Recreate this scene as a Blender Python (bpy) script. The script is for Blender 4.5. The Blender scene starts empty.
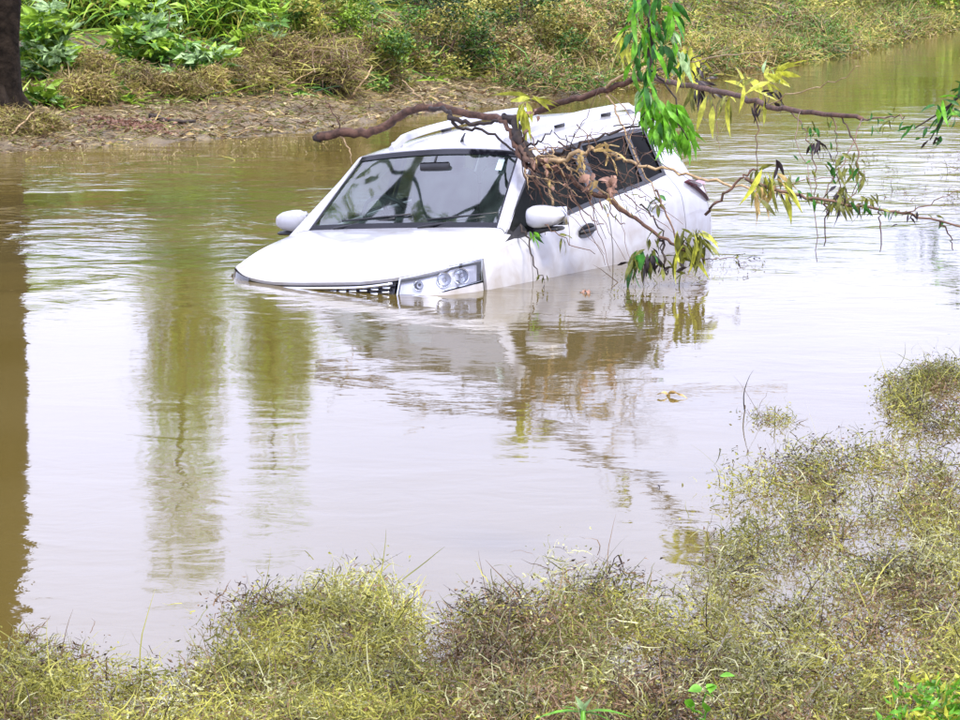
import bpy, math, random
import numpy as np
from mathutils import Vector, Matrix, Quaternion
R_ = math.radians
rng = np.random.default_rng(7)
random.seed(7)
sc = bpy.context.scene
C = sc.collection

# ------------------------------------------------------------------ camera
CAM_H, F_PX, Y_H = 2.0058, 2701.1, -63.8
PITCH = math.atan((360 - Y_H) / F_PX)
cd = bpy.data.cameras.new('camera')
cam = bpy.data.objects.new('camera', cd); C.objects.link(cam)
cam.location = (0, 0, CAM_H); cam.rotation_euler = (math.pi / 2 - PITCH, 0, 0)
cd.sensor_width = 36; cd.lens = F_PX / 960 * 36
cd.clip_start = 0.1; cd.clip_end = 2000
sc.camera = cam

# ------------------------------------------------------------------ sky, sun, exposure
SUN_EL, SUN_AZ = R_(58), R_(150)          # high, soft, from behind-right of the camera
w = bpy.data.worlds.new('World'); sc.world = w; w.use_nodes = True
nt = w.node_tree; N = nt.nodes; L = nt.links
for n in list(N): N.remove(n)
out = N.new('ShaderNodeOutputWorld'); bg = N.new('ShaderNodeBackground')
sky = N.new('ShaderNodeTexSky'); sky.sky_type = 'NISHITA'; sky.sun_disc = False
sky.sun_elevation = SUN_EL; sky.sun_rotation = SUN_AZ
tc = N.new('ShaderNodeTexCoord'); nz = N.new('ShaderNodeTexNoise')
nz.inputs['Scale'].default_value = 2.2; nz.inputs['Detail'].default_value = 5
cr = N.new('ShaderNodeValToRGB')
cr.color_ramp.elements[0].position = 0.35; cr.color_ramp.elements[0].color = (7.7, 8.0, 11.0, 1)
cr.color_ramp.elements[1].position = 0.65; cr.color_ramp.elements[1].color = (10.0, 10.3, 13.8, 1)
mx = N.new('ShaderNodeMix'); mx.data_type = 'RGBA'; mx.inputs[0].default_value = 0.9
L.new(tc.outputs['Generated'], nz.inputs['Vector']); L.new(nz.outputs['Fac'], cr.inputs[0])
L.new(sky.outputs[0], mx.inputs[6]); L.new(cr.outputs[0], mx.inputs[7])
L.new(mx.outputs[2], bg.inputs[0]); bg.inputs[1].default_value = 0.1
L.new(bg.outputs[0], out.inputs[0])
sd = bpy.data.lights.new('sun', 'SUN'); sd.energy = 2.7; sd.angle = R_(10); sd.color = (1, .95, .86)
sun = bpy.data.objects.new('sun', sd); C.objects.link(sun)
# sky rotation: azimuth measured so that the lamp and the sky agree
sdir = Vector((math.sin(SUN_AZ) * math.cos(SUN_EL), math.cos(SUN_AZ) * math.cos(SUN_EL), math.sin(SUN_EL)))
sun.rotation_euler = sdir.to_track_quat('Z', 'Y').to_euler()
sc.view_settings.view_transform = 'Standard'; sc.view_settings.look = 'None'
sc.view_settings.gamma = 1; sc.view_settings.exposure = 1.14
sc.cycles.max_bounces = 8; sc.cycles.transparent_max_bounces = 12

# ------------------------------------------------------------------ helpers
CP, SP = math.cos(PITCH), math.sin(PITCH)
def ray(px, py):
    return np.array([px - 480.0, CP * F_PX + SP * (360 - py), -SP * F_PX + CP * (360 - py)])
def at(px, py, D):
    """the place D metres up the valley that is seen at photo pixel (px, py)"""
    d = ray(px, py); d = d / d[1]
    return Vector((d[0] * D, D, CAM_H + d[2] * D))
def ground(px, py, z=0.0):
    d = ray(px, py); k = (z - CAM_H) / d[2]
    return Vector((d[0] * k, d[1] * k, z))

def tag(o, label=None, cat=None, group=None, kind=None):
    if label: o['label'] = label
    if cat: o['category'] = cat
    if group: o['group'] = group
    if kind: o['kind'] = kind
    return o
def empty(name, loc=(0, 0, 0), rot=(0, 0, 0)):
    o = bpy.data.objects.new(name, None); C.objects.link(o)
    o.location = loc; o.rotation_euler = rot; o.empty_display_size = .2
    return o
def link(name, me, parent=None, loc=None):
    o = bpy.data.objects.new(name, me); C.objects.link(o)
    if parent: o.parent = parent
    if loc is not None: o.location = loc
    return o
def mesh(name, verts, faces, mats, smooth=True, midx=None):
    me = bpy.data.meshes.new(name)
    me.from_pydata([tuple(v) for v in verts], [], [tuple(f) for f in faces])
    for m in (mats if isinstance(mats, (list, tuple)) else [mats]): me.materials.append(m)
    if midx is not None: me.polygons.foreach_set('material_index', np.asarray(midx, dtype=np.int32))
    if smooth: me.polygons.foreach_set('use_smooth', np.ones(len(me.polygons), dtype=bool))
    me.update(); return me
def npmesh(name, V, Q, mats, midx=None, smooth=False):
    """V (n,3), Q (m,4) quads"""
    me = bpy.data.meshes.new(name)
    V = np.ascontiguousarray(V, dtype=np.float32); Q = np.ascontiguousarray(Q, dtype=np.int32)
    me.vertices.add(len(V)); me.vertices.foreach_set('co', V.ravel())
    me.loops.add(Q.size); me.loops.foreach_set('vertex_index', Q.ravel())
    me.polygons.add(len(Q))
    me.polygons.foreach_set('loop_start', np.arange(0, Q.size, 4, dtype=np.int32))
    for m in mats: me.materials.append(m)
    if midx is not None: me.polygons.foreach_set('material_index', np.asarray(midx, dtype=np.int32))
    me.polygons.foreach_set('use_smooth', np.full(len(Q), smooth))
    me.update(calc_edges=True); return me
class MB:
    def __init__(s): s.v = []; s.f = []; s.m = []
    def add(s, v, f, m=0):
        b = len(s.v); s.v += [tuple(x) for x in v]; s.f += [tuple(i + b for i in q) for q in f]; s.m += [m] * len(f)
    def box(s, c, d, m=0, rot=None, bev=0.0):
        x, y, z = d[0] / 2, d[1] / 2, d[2] / 2; b = min(bev, x * .9, y * .9, z * .9)
        if b <= 0:
            v = [Vector((i * x, j * y, k * z)) for k in (-1, 1) for i, j in ((-1, -1), (1, -1), (1, 1), (-1, 1))]
            f = [(3, 2, 1, 0), (4, 5, 6, 7), (0, 1, 5, 4), (1, 2, 6, 5), (2, 3, 7, 6), (3, 0, 4, 7)]
        else:
            v = []
            for zz, ins in ((-z, b), (-z + b, 0), (z - b, 0), (z, b)):
                X, Y = x - ins, y - ins
                for px, py in ((-X, -Y + b), (-X + b, -Y), (X - b, -Y), (X, -Y + b), (X, Y - b), (X - b, Y), (-X + b, Y), (-X, Y - b)):
                    v.append(Vector((px, py, zz)))
            f = [tuple(range(7, -1, -1)), tuple(range(24, 32))]
            for r in range(3):
                for i in range(8):
                    f.append((r * 8 + i, r * 8 + (i + 1) % 8, r * 8 + 8 + (i + 1) % 8, r * 8 + 8 + i))
        if rot is not None: v = [rot @ q for q in v]
        s.add([q + Vector(c) for q in v], f, m)
    def tube(s, pts, rad, n=8, m=0, cap=True, jit=0.0):
        pts = [Vector(p) for p in pts]
        if not hasattr(rad, '__len__'): rad = [rad] * len(pts)
        up = Vector((0.31, 0.17, 0.93)).normalized(); V = []; Fc = []
        for i, p in enumerate(pts):
            t = (pts[min(i + 1, len(pts) - 1)] - pts[max(i - 1, 0)])
            t = t.normalized() if t.length > 1e-9 else Vector((0, 0, 1))
            a = t.cross(up); a = a.normalized() if a.length > 1e-4 else t.orthogonal().normalized()
            b = t.cross(a).normalized()
            for k in range(n):
                th = 2 * math.pi * k / n; rr = rad[i] * (1 + jit * random.uniform(-1, 1))
                V.append(p + (a * math.cos(th) + b * math.sin(th)) * rr)
        for i in range(len(pts) - 1):
            for k in range(n):
                Fc.append((i * n + k, i * n + (k + 1) % n, (i + 1) * n + (k + 1) % n, (i + 1) * n + k))
        if cap: Fc += [tuple(range(n - 1, -1, -1)), tuple(range((len(pts) - 1) * n, len(pts) * n))]
        s.add(V, Fc, m)
    def build(s, name, mats, parent=None, smooth=True):
        return link(name, mesh(name, s.v, s.f, mats, smooth, s.m), parent)
def spline(pts, k=5):
    """Catmull-Rom through the points"""
    P = [Vector(p) for p in pts]; P = [P[0] * 2 - P[1]] + P + [P[-1] * 2 - P[-2]]; o = []
    for i in range(1, len(P) - 2):
        for j in range(k):
            t = j / k
            o.append(.5 * ((2 * P[i]) + (P[i + 1] - P[i - 1]) * t + (2 * P[i - 1] - 5 * P[i] + 4 * P[i + 1] - P[i + 2]) * t * t + (3 * P[i] - P[i - 1] - 3 * P[i + 1] + P[i + 2]) * t ** 3))
    o.append(P[-2]); return o

# ------------------------------------------------------------------ materials
def mat(name, col, rough=.6, var=.25, nscale=6, bump=0.0, bscale=20, metal=0, coat=0, trans=0.0, col2=None, spec=.5, obrand=0.0, detail=4):
    m = bpy.data.materials.new(name); m.use_nodes = True; t = m.node_tree; n = t.nodes; l = t.links
    p = n['Principled BSDF']; p.inputs['Roughness'].default_value = rough; p.inputs['Metallic'].default_value = metal
    p.inputs['Coat Weight'].default_value = coat; p.inputs['Coat Roughness'].default_value = .05
    p.inputs['Specular IOR Level'].default_value = spec
    co = n.new('ShaderNodeTexCoord'); nn = n.new('ShaderNodeTexNoise'); nn.inputs['Scale'].default_value = nscale; nn.inputs['Detail'].default_value = detail
    l.new(co.outputs['Object'], nn.inputs['Vector'])
    r = n.new('ShaderNodeValToRGB'); c2 = col2 or tuple(min(1, c * (1 + var)) for c in col); c1 = col if col2 else tuple(c * (1 - var) for c in col)
    r.color_ramp.elements[0].position = .36; r.color_ramp.elements[1].position = .64
    r.color_ramp.elements[0].color = (*c1, 1); r.color_ramp.elements[1].color = (*c2, 1)
    l.new(nn.outputs['Fac'], r.inputs[0]); colout = r.outputs[0]
    if obrand:
        oi = n.new('ShaderNodeObjectInfo'); hs = n.new('ShaderNodeHueSaturation')
        mr = n.new('ShaderNodeMapRange'); mr.inputs[3].default_value = 1 - obrand; mr.inputs[4].default_value = 1 + obrand
        l.new(oi.outputs['Random'], mr.inputs[0]); l.new(mr.outputs[0], hs.inputs['Value']); l.new(colout, hs.inputs['Color'])
        colout = hs.outputs[0]
    l.new(colout, p.inputs['Base Color'])
    if bump:
        b = n.new('ShaderNodeBump'); b.inputs['Strength'].default_value = 1; b.inputs['Distance'].default_value = bump
        n2 = n.new('ShaderNodeTexNoise'); n2.inputs['Scale'].default_value = bscale; n2.inputs['Detail'].default_value = 5
        l.new(co.outputs['Object'], n2.inputs['Vector']); l.new(n2.outputs['Fac'], b.inputs['Height']); l.new(b.outputs[0], p.inputs['Normal'])
    if trans:
        tr = n.new('ShaderNodeBsdfTranslucent'); ms = n.new('ShaderNodeMixShader'); ms.inputs[0].default_value = trans
        l.new(colout, tr.inputs[0]); l.new(p.outputs[0], ms.inputs[1]); l.new(tr.outputs[0], ms.inputs[2])
        l.new(ms.outputs[0], n['Material Output'].inputs[0])
    return m
def leafm(name, col, **k):
    if name.endswith('_leaf'): k.setdefault('nscale', 28); k.setdefault('var', .38)
    return mat(name, col, rough=k.pop('rough', .45), var=k.pop('var', .3), nscale=k.pop('nscale', 3), trans=k.pop('trans', .3), spec=k.pop('spec', .4), **k)
M = {}
M['paint'] = mat('white_paint', (.52, .52, .545), rough=.2, var=.015, nscale=2, coat=.6)
M['shell'] = mat('inner_shell', (.02, .02, .02), rough=.8)
M['trim'] = mat('black_trim', (.018, .018, .02), rough=.35)
M['frit'] = mat('black_frit', (.008, .008, .012), rough=.12)
M['dash'] = mat('dashboard', (.035, .037, .04), rough=.6)
M['seat'] = mat('seat_fabric', (.06, .07, .062), rough=.85, nscale=12)
M['lining'] = mat('roof_lining', (.2, .22, .2), rough=.9)
M['chrome'] = mat('chrome', (.85, .87, .9), rough=.12, metal=1, var=.02)
M['silver'] = mat('lamp_reflector', (.8, .8, .86), rough=.35, metal=.35, var=.05, nscale=30)
M['redlens'] = mat('red_lens', (.16, .012, .02), rough=.12, coat=.7)
M['sticker'] = mat('paper_sticker', (.62, .80, .74), rough=.6, var=.05)
M['rubber'] = mat('rubber', (.02, .02, .02), rough=.8)
M['bark'] = mat('reddish_bark', (.085, .042, .026), rough=.8, var=.45, nscale=25, bump=.006, bscale=60)
M['barkd'] = mat('dark_bark', (.03, .019, .014), rough=.75, var=.4, nscale=30, bump=.004, bscale=60)
M['barkt'] = mat('pale_twig', (.36, .25, .13), rough=.75, var=.3, nscale=25, bump=.002, bscale=60)
M['twig'] = mat('brown_twig', (.13, .075, .05), rough=.8, var=.4, nscale=20)
M['trunk'] = mat('trunk_bark', (.014, .010, .007), rough=.95, var=.5, nscale=9, spec=.1, bump=.03, bscale=14)
M['mud'] = mat('wet_mud', (.075, .05, .024), rough=.55, nscale=2.5, bump=.03, bscale=5, col2=(.17, .13, .065), detail=8)
M['yellow'] = leafm('yellow_green_leaf', (.48, .50, .06), obrand=.25)
M['lime'] = leafm('lime_leaf', (.13, .36, .02), obrand=.25)
M['green'] = leafm('green_leaf', (.035, .15, .02), obrand=.35)
M['pale'] = leafm('pale_wet_leaf', (.36, .52, .24), obrand=.2)
M['olive'] = leafm('olive_leaf', (.15, .16, .03), obrand=.35)
M['darkleaf'] = leafm('dark_dry_leaf', (.022, .014, .016), obrand=.3, trans=.05)
M['deadleaf'] = leafm('dead_tan_leaf', (.50, .36, .14), obrand=.2)
M['pinkleaf'] = leafm('dead_pinkish_leaf', (.42, .25, .18), obrand=.2)
M['f_bright'] = leafm('bright_foliage', (.24, .39, .03), nscale=1.3, var=.45, trans=.16)
M['f_green'] = leafm('green_foliage', (.08, .19, .022), nscale=1.2, var=.5, trans=.16)
M['f_dark'] = leafm('deep_green_and_shade_foliage', (.018, .045, .012), nscale=1.2, var=.4, trans=.16)
M['f_olive'] = leafm('olive_foliage', (.31, .29, .06), nscale=1.0, var=.45, trans=.16)
M['f_dry'] = leafm('dry_foliage', (.30, .22, .085), nscale=1.0, var=.4, trans=.15)
M['f_brown'] = leafm('brown_brush', (.13, .08, .04), nscale=1.5, var=.5, trans=.05)
M['f_straw'] = leafm('pale_straw', (.42, .34, .18), nscale=1.0, var=.35, trans=.15)
M['w_yel'] = leafm('weed_yellow_green', (.33, .32, .06), nscale=2, var=.35)
M['w_olive'] = leafm('weed_olive', (.15, .155, .035), nscale=2, var=.4)
M['w_brown'] = leafm('weed_brown', (.14, .085, .04), nscale=2, var=.4, trans=.1)
M['w_dark'] = leafm('weed_dark', (.035, .022, .015), nscale=2, var=.4, trans=.05)
M['w_pale'] = leafm('weed_pale', (.42, .42, .22), nscale=2, var=.3)

pt = M['paint'].node_tree; pn = pt.nodes; pl_ = pt.links; bs = pn['Principled BSDF']; src = bs.inputs['Base Color'].links[0].from_socket
q0 = pn.new('ShaderNodeTexCoord'); q1 = pn.new('ShaderNodeTexNoise'); q1.inputs['Scale'].default_value = 7; q1.inputs['Detail'].default_value = 8; q1.inputs['Distortion'].default_value = .6
pl_.new(q0.outputs['Object'], q1.inputs[0]); q2 = pn.new('ShaderNodeSeparateXYZ'); pl_.new(q0.outputs['Object'], q2.inputs[0])
q3 = pn.new('ShaderNodeMapRange'); q3.inputs[1].default_value = .70; q3.inputs[2].default_value = 1.0; q3.inputs[3].default_value = .30; q3.inputs[4].default_value = 0; pl_.new(q2.outputs['Z'], q3.inputs[0])
q4 = pn.new('ShaderNodeMath'); q4.operation = 'ADD'; pl_.new(q1.outputs[0], q4.inputs[0]); pl_.new(q3.outputs[0], q4.inputs[1])
q5 = pn.new('ShaderNodeMapRange'); q5.inputs[1].default_value = .52; q5.inputs[2].default_value = .95; q5.inputs[3].default_value = 0; q5.inputs[4].default_value = .6; pl_.new(q4.outputs[0], q5.inputs[0])
q6 = pn.new('ShaderNodeMix'); q6.data_type = 'RGBA'; q6.inputs[7].default_value = (.26, .20, .13, 1); pl_.new(q5.outputs[0], q6.inputs[0]); pl_.new(src, q6.inputs[6]); pl_.new(q6.outputs[2], bs.inputs['Base Color'])

def glass_mat(name, sheen_film, sheen_col, tint, ior=1.5, gain=1.8):
    m = bpy.data.materials.new(name); m.use_nodes = True; t = m.node_tree; n = t.nodes; l = t.links
    n.remove(n['Principled BSDF'])
    tr = n.new('ShaderNodeBsdfTransparent'); tr.inputs[0].default_value = (*tint, 1)
    gl = n.new('ShaderNodeBsdfGlossy'); gl.inputs['Roughness'].default_value = .02
    df = n.new('ShaderNodeBsdfDiffuse'); df.inputs[0].default_value = (*sheen_col, 1)  # silt film whose pale colour also stands in for reflected sky
    fr = n.new('ShaderNodeFresnel'); fr.inputs[0].default_value = ior
    ml = n.new('ShaderNodeMath'); ml.operation = 'MULTIPLY'; ml.inputs[1].default_value = gain; ml.use_clamp = True
    l.new(fr.outputs[0], ml.inputs[0])
    co = n.new('ShaderNodeTexCoord'); nn = n.new('ShaderNodeTexNoise'); nn.inputs['Scale'].default_value = 3.5; nn.inputs['Detail'].default_value = 5; nn.inputs['Distortion'].default_value = 1.2
    l.new(co.outputs['Object'], nn.inputs[0])
    mr = n.new('ShaderNodeMapRange'); mr.inputs[1].default_value = .35; mr.inputs[2].default_value = .68; mr.inputs[3].default_value = sheen_film * .25; mr.inputs[4].default_value = sheen_film * 1.7
    l.new(nn.outputs[0], mr.inputs[0])
    a = n.new('ShaderNodeMixShader'); b = n.new('ShaderNodeMixShader')
    l.new(mr.outputs[0], a.inputs[0]); l.new(tr.outputs[0], a.inputs[1]); l.new(df.outputs[0], a.inputs[2])
    l.new(ml.outputs[0], b.inputs[0]); l.new(a.outputs[0], b.inputs[1]); l.new(gl.outputs[0], b.inputs[2])
    l.new(b.outputs[0], n['Material Output'].inputs[0]); return m
M['wglass'] = glass_mat('windscreen_glass', .07, (.36, .5, .44), (.62, .80, .70), 1.55, 3.3)
M['sglass'] = glass_mat('side_glass', .02, (.3, .3, .26), (.40, .43, .43), 1.25, .4)
M['lens'] = glass_mat('clear_lens', .02, (.6, .6, .6), (.93, .94, .97), 1.45)

# ------------------------------------------------------------------ leaves and foliage meshes
def leaf_mesh(name, m, ln, wd, droop=.25, fold=.25, curl=0.0):
    """one lance-shaped leaf along +X, folded on its midrib"""
    ts = [0, .12, .32, .55, .78, 1]; ws = [.06, .55, 1, .92, .5, .02]; V = []; Fc = []
    for t, q in zip(ts, ws):
        x = ln * t; z = -droop * ln * t * t; y = wd / 2 * q; c = curl * math.sin(t * 6)
        V += [(x, -y, z + fold * y + c * wd), (x, 0, z), (x, y, z + fold * y - c * wd)]
    for i in range(5):
        a = i * 3; Fc += [(a, a + 1, a + 4, a + 3), (a + 1, a + 2, a + 5, a + 4)]
    return mesh(name, V, Fc, m)
def leaf_quads(P, D, U, ln, wd, two=True):
    """many leaves at once: P base, D unit direction, U unit side-ish, arrays; folded diamond of 4 quads"""
    n = len(P); S = np.cross(D, U); S /= np.linalg.norm(S, axis=1)[:, None] + 1e-9
    Nn = np.cross(S, D)
    ln = np.broadcast_to(ln, (n,))[:, None]; wd = np.broadcast_to(wd, (n,))[:, None]
    base = P; m1 = P + D * ln * .45; tip = P + D * ln - Nn * ln * .22
    a = m1 + S * wd * .5 + Nn * wd * .12; b = m1 - S * wd * .5 + Nn * wd * .12
    V = np.stack([base, a, m1 - Nn * wd * .02, b, tip], 1).reshape(-1, 3)
    i = np.arange(n)[:, None] * 5
    Q = np.concatenate([i + [0, 1, 4, 2], i + [0, 2, 4, 3]], 1).reshape(-1, 4)
    return V, Q
def rand_dirs(n, zmin=-1, zmax=1):
    z = rng.uniform(zmin, zmax, n); a = rng.uniform(0, 2 * np.pi, n); r = np.sqrt(np.maximum(0, 1 - z * z))
    return np.stack([r * np.cos(a), r * np.sin(a), z], 1)
def ribbons(P, D, ln, wd, seg=5, bend=.6, grav=-.5, curl=.35):
    """curving narrow blades; P base, D direction"""
    n = len(P); ln = np.broadcast_to(ln, (n,)); wd = np.broadcast_to(wd, (n,))
    pts = [P.copy()]; d = D.copy(); side = rand_dirs(n) ; cv = rand_dirs(n) * bend
    for s in range(seg):
        d = d + cv / seg + np.array([0, 0, grav / seg]) + rng.normal(0, curl / seg, (n, 3)); d /= np.linalg.norm(d, axis=1)[:, None]
        pts.append(pts[-1] + d * (ln / seg)[:, None])
    S = np.cross(D, side); S /= np.linalg.norm(S, axis=1)[:, None] + 1e-9
    V = []
    for k, p in enumerate(pts):
        q = (1 - (k / seg) ** 2 * .85) * wd[:, None] * .5
        V += [p - S * q, p + S * q]
    V = np.stack(V, 1)                      # n, 2(seg+1), 3
    i = np.arange(n)[:, None, None] * (2 * (seg + 1)); j = np.arange(seg)[None, :, None] * 2
    Q = i + j + np.array([0, 1, 3, 2])[None, None, :]
    return V.reshape(-1, 3), Q.reshape(-1, 4), n * seg
class FB:
    """collects arrays of quads with a material index"""
    def __init__(s): s.V = []; s.Q = []; s.I = []; s.n = 0
    def add(s, V, Q, m):
        s.V.append(V); s.Q.append(Q + s.n); s.n += len(V)
        s.I.append(np.full(len(Q), m) if np.isscalar(m) else m)
    def mesh(s, name, mats): return npmesh(name, np.concatenate(s.V), np.concatenate(s.Q), mats, np.concatenate(s.I))
def rib(fb, P, D, ln, wd, m, **k):
    V, Q, c = ribbons(P, D, ln, wd, **k); sg = k.get('seg', 5)
    fb.add(V, Q, m if np.isscalar(m) else np.repeat(m, sg))
def lvs(fb, P, D, ln, wd, m):
    U = rand_dirs(len(P)); V, Q = leaf_quads(P, D, U, ln, wd)
    fb.add(V, Q, m if np.isscalar(m) else np.repeat(m, 2))

def crown_pts(n, cl, size, spread):
    """points in clumps inside an ellipsoid sitting on the ground; returns points and clump centres"""
    sx, sy, sz = size; c = rand_dirs(cl, -.1, 1) * rng.uniform(.3, .95, (cl, 1)) ** .6
    c = c * [sx, sy, sz]; c[:, 2] = np.abs(c[:, 2])
    k = rng.integers(0, cl, n); o = rand_dirs(n) * (rng.uniform(.35, 1, n) ** .7)[:, None] * spread
    return c[k] + o * [1, 1, .8], c, k
def foliage(kind, size, n, mats=None):
    fb = FB(); sx, sy, sz = size
    if kind == 'broad':        # rosettes of big soft leaves
        c = rand_dirs(n // 9, 0, 1) * rng.uniform(.35, 1, (n // 9, 1)) * [sx, sy, sz]
        P = np.repeat(c, 9, 0); D = rand_dirs(len(P), -.3, .55); mm = np.repeat(rng.choice(3, len(c), p=[.45, .35, .2]), 9)
        lvs(fb, P + D * .02, D, rng.uniform(.13, .24, len(P)), rng.uniform(.05, .085, len(P)), mm)
        ml = [M['f_bright'], M['f_green'], M['pale']]
        rib(fb, np.stack([c[:, 0] * .3, c[:, 1] * .3, c[:, 2] * 0], 1), c / (np.linalg.norm(c, axis=1)[:, None]) , np.linalg.norm(c, axis=1), .012, 1, seg=4, bend=.1, grav=0, curl=.1)
    elif kind == 'blade':      # long drooping blades
        P = rand_dirs(n, 0, 1) * rng.uniform(0, .85, (n, 1)) * [sx, sy, sz]; D = rand_dirs(n, -.1, .9)
        rib(fb, P, D, rng.uniform(.25, .5, n), rng.uniform(.018, .034, n), rng.choice(3, n, p=[.5, .35, .15]), seg=4, grav=-1.3, bend=.3)
        ml = [M['f_bright'], M['f_green'], M['w_yel']]
    elif kind in ('fine', 'tree', 'olive', 'lush'):
        sp = {'fine': .22, 'lush': .2, 'olive': .24, 'tree': .42}[kind] * (sz ** .3)
        P, c, k = crown_pts(n, max(12, int(26 * (sx * sz) ** .6)), size, sp)
        D = rand_dirs(n, -.5, .8); mk = rng.choice(3, len(c), p=[.4, .4, .2])[k]; mk = np.where(rng.random(n) < .3, rng.integers(0, 3, n), mk)
        s = .055 if kind != 'tree' else .10
        lvs(fb, P, D, rng.uniform(.7, 1.5, n) * s, rng.uniform(.35, .7, n) * s, mk)
        m2 = n // 12; P2, _, _ = crown_pts(m2, 20, (sx * .8, sy * .8, sz * .8), sp)
        rib(fb, P2, rand_dirs(m2, -.2, 1), rng.uniform(.15, .4, m2), .006, 3, seg=4)
        ml = {'fine': [M['f_green'], M['f_olive'], M['f_dark'], M['f_brown']], 'lush': [M['f_bright'], M['w_yel'], M['f_green'], M['f_brown']], 'olive': [M['f_olive'], M['f_dry'], M['f_green'], M['f_brown']],
              'tree': [M['f_bright'], M['f_olive'], M['f_bright'], M['f_brown']]}[kind]
    elif kind == 'brush':      # dry tangled brush
        P, c, k = crown_pts(n, 16, size, .3)
        D = rand_dirs(n, -.4, .9)
        rib(fb, P, D, rng.uniform(.12, .4, n), rng.uniform(.004, .012, n), rng.choice(4, n, p=[.14, .42, .26, .18]), seg=4, grav=-.5)
        k_ = 2600; Pc = rand_dirs(k_, -.1, 1) * (rng.uniform(.2, .62, k_))[:, None] * [sx, sy, sz * .9]; lvs(fb, Pc, rand_dirs(k_), .11, .06, 4)  # dark core leaves: the thicket's inner shade put into leaf colour
        m2 = n // 2; lvs(fb, P[:m2] + D[:m2] * .1, rand_dirs(m2), .04, .018, rng.choice(4, m2, p=[.45, .35, .2, 0]))
        ml = [M['f_dry'], M['f_olive'], M['f_brown'], M['twig'], M['f_dark']]
    elif kind == 'mat':        # low heap of matted dry grass
        P, c, k = crown_pts(n, 16, (sx, sy, sz * .75), .17); P[:, 2] = np.maximum(P[:, 2], 0); D = rand_dirs(n, -.5, .5)
        rib(fb, P, D, rng.uniform(.06, .22, n), rng.uniform(.004, .010, n), rng.choice(3, n, p=[.5, .32, .18]), seg=4, grav=-.6, bend=1.2, curl=1)
        k_ = n // 2; k2_ = rng.integers(0, n, k_); lvs(fb, P[k2_], rand_dirs(k_, -.3, .9), rng.uniform(.03, .08, k_), rng.uniform(.012, .03, k_), rng.choice(3, k_, p=[.3, .55, .15]))
        ml = [M['f_dry'], M['f_olive'], M['f_brown']]
    return fb.mesh(kind + '_foliage', mats or ml)
def stems(size, n, m, r=.012):
    mb = MB()
    for i in range(n):
        d = rand_dirs(1, .3, 1)[0] * np.array(size) * random.uniform(.5, .95)
        b = Vector((random.uniform(-.1, .1) * size[0], random.uniform(-.1, .1) * size[1], -.08)); e = Vector(d)
        mid = (b + e) / 2 + Vector(rng.normal(0, .06, 3))
        pts = spline([b, mid, e], 3); mb.tube(pts, [r * (1 - .8 * j / len(pts)) for j in range(len(pts))], 5)
    return mesh('stem', mb.v, mb.f, m)

# ------------------------------------------------------------------ the setting: ground, water
shore_px = [(-700, 150), (-300, 150), (0, 152), (60, 148), (140, 143), (220, 138), (300, 132), (360, 123), (430, 113), (500, 105), (580, 94), (660, 80), (740, 66), (820, 55), (900, 36), (960, 24), (1150, 2)]
SH = [ground(*p) for p in shore_px]
shx = np.array([p.x for p in SH]); shy = np.array([p.y for p in SH])
def shore(x): return np.interp(x, shx, shy)
def vnoise(x, y, s, seed=0):
    return (np.sin(x * s * 1.3 + seed) * np.cos(y * s * 1.1 + seed * 2) + np.sin((x + y) * s * .73 + 1.7 * seed) * .7 + np.sin((x - y * 1.3) * s * 1.9 + seed * 3) * .45) / 2
def terrain(x, y):
    x = np.asarray(x, float); y = np.asarray(y, float)
    t = y - shore(x) + vnoise(x, y, 2.2, 1) * .25
    h = np.where(t < 0, np.maximum(-1.1, t * .22), np.minimum(.015 + t * .075, .30))
    up = np.clip((t - 2.2) / 6.0, 0, 1); h = h + np.where(t > 0, up * up * (3 - 2 * up) * .75, 0)
    h = h + np.where(t > -.6, vnoise(x, y, 5, 3) * .035 + vnoise(x, y, 11, 5) * .02, 0)
    near = np.clip((5.4 - y) / 3, 0, 1); h = np.maximum(h, np.where(near > 0, -1.0 + near * 1.35, -9))
    far = np.clip((y - 90) / 200, 0, 1); return h + far * 2
gx = np.unique(np.concatenate([np.linspace(-400, -20, 20), np.linspace(-20, -9, 40), np.linspace(-9, 16, 260), np.linspace(16, 30, 40), np.linspace(30, 400, 20)]))
gy = np.unique(np.concatenate([np.linspace(-60, 2, 12), np.linspace(2, 20, 20), np.linspace(20, 46, 230), np.linspace(46, 75, 70), np.linspace(75, 500, 30)]))
X, Y = np.meshgrid(gx, gy); Z = terrain(X, Y)
V = np.stack([X, Y, Z], -1).reshape(-1, 3); nx = len(gx); ii = (np.arange(len(gy) - 1)[:, None] * nx + np.arange(nx - 1)[None]).reshape(-1, 1)
link('ground', npmesh('ground', V, ii + np.array([0, 1, nx + 1, nx]), [M['mud']], smooth=True))
tag(bpy.data.objects['ground'], kind='structure')

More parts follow.
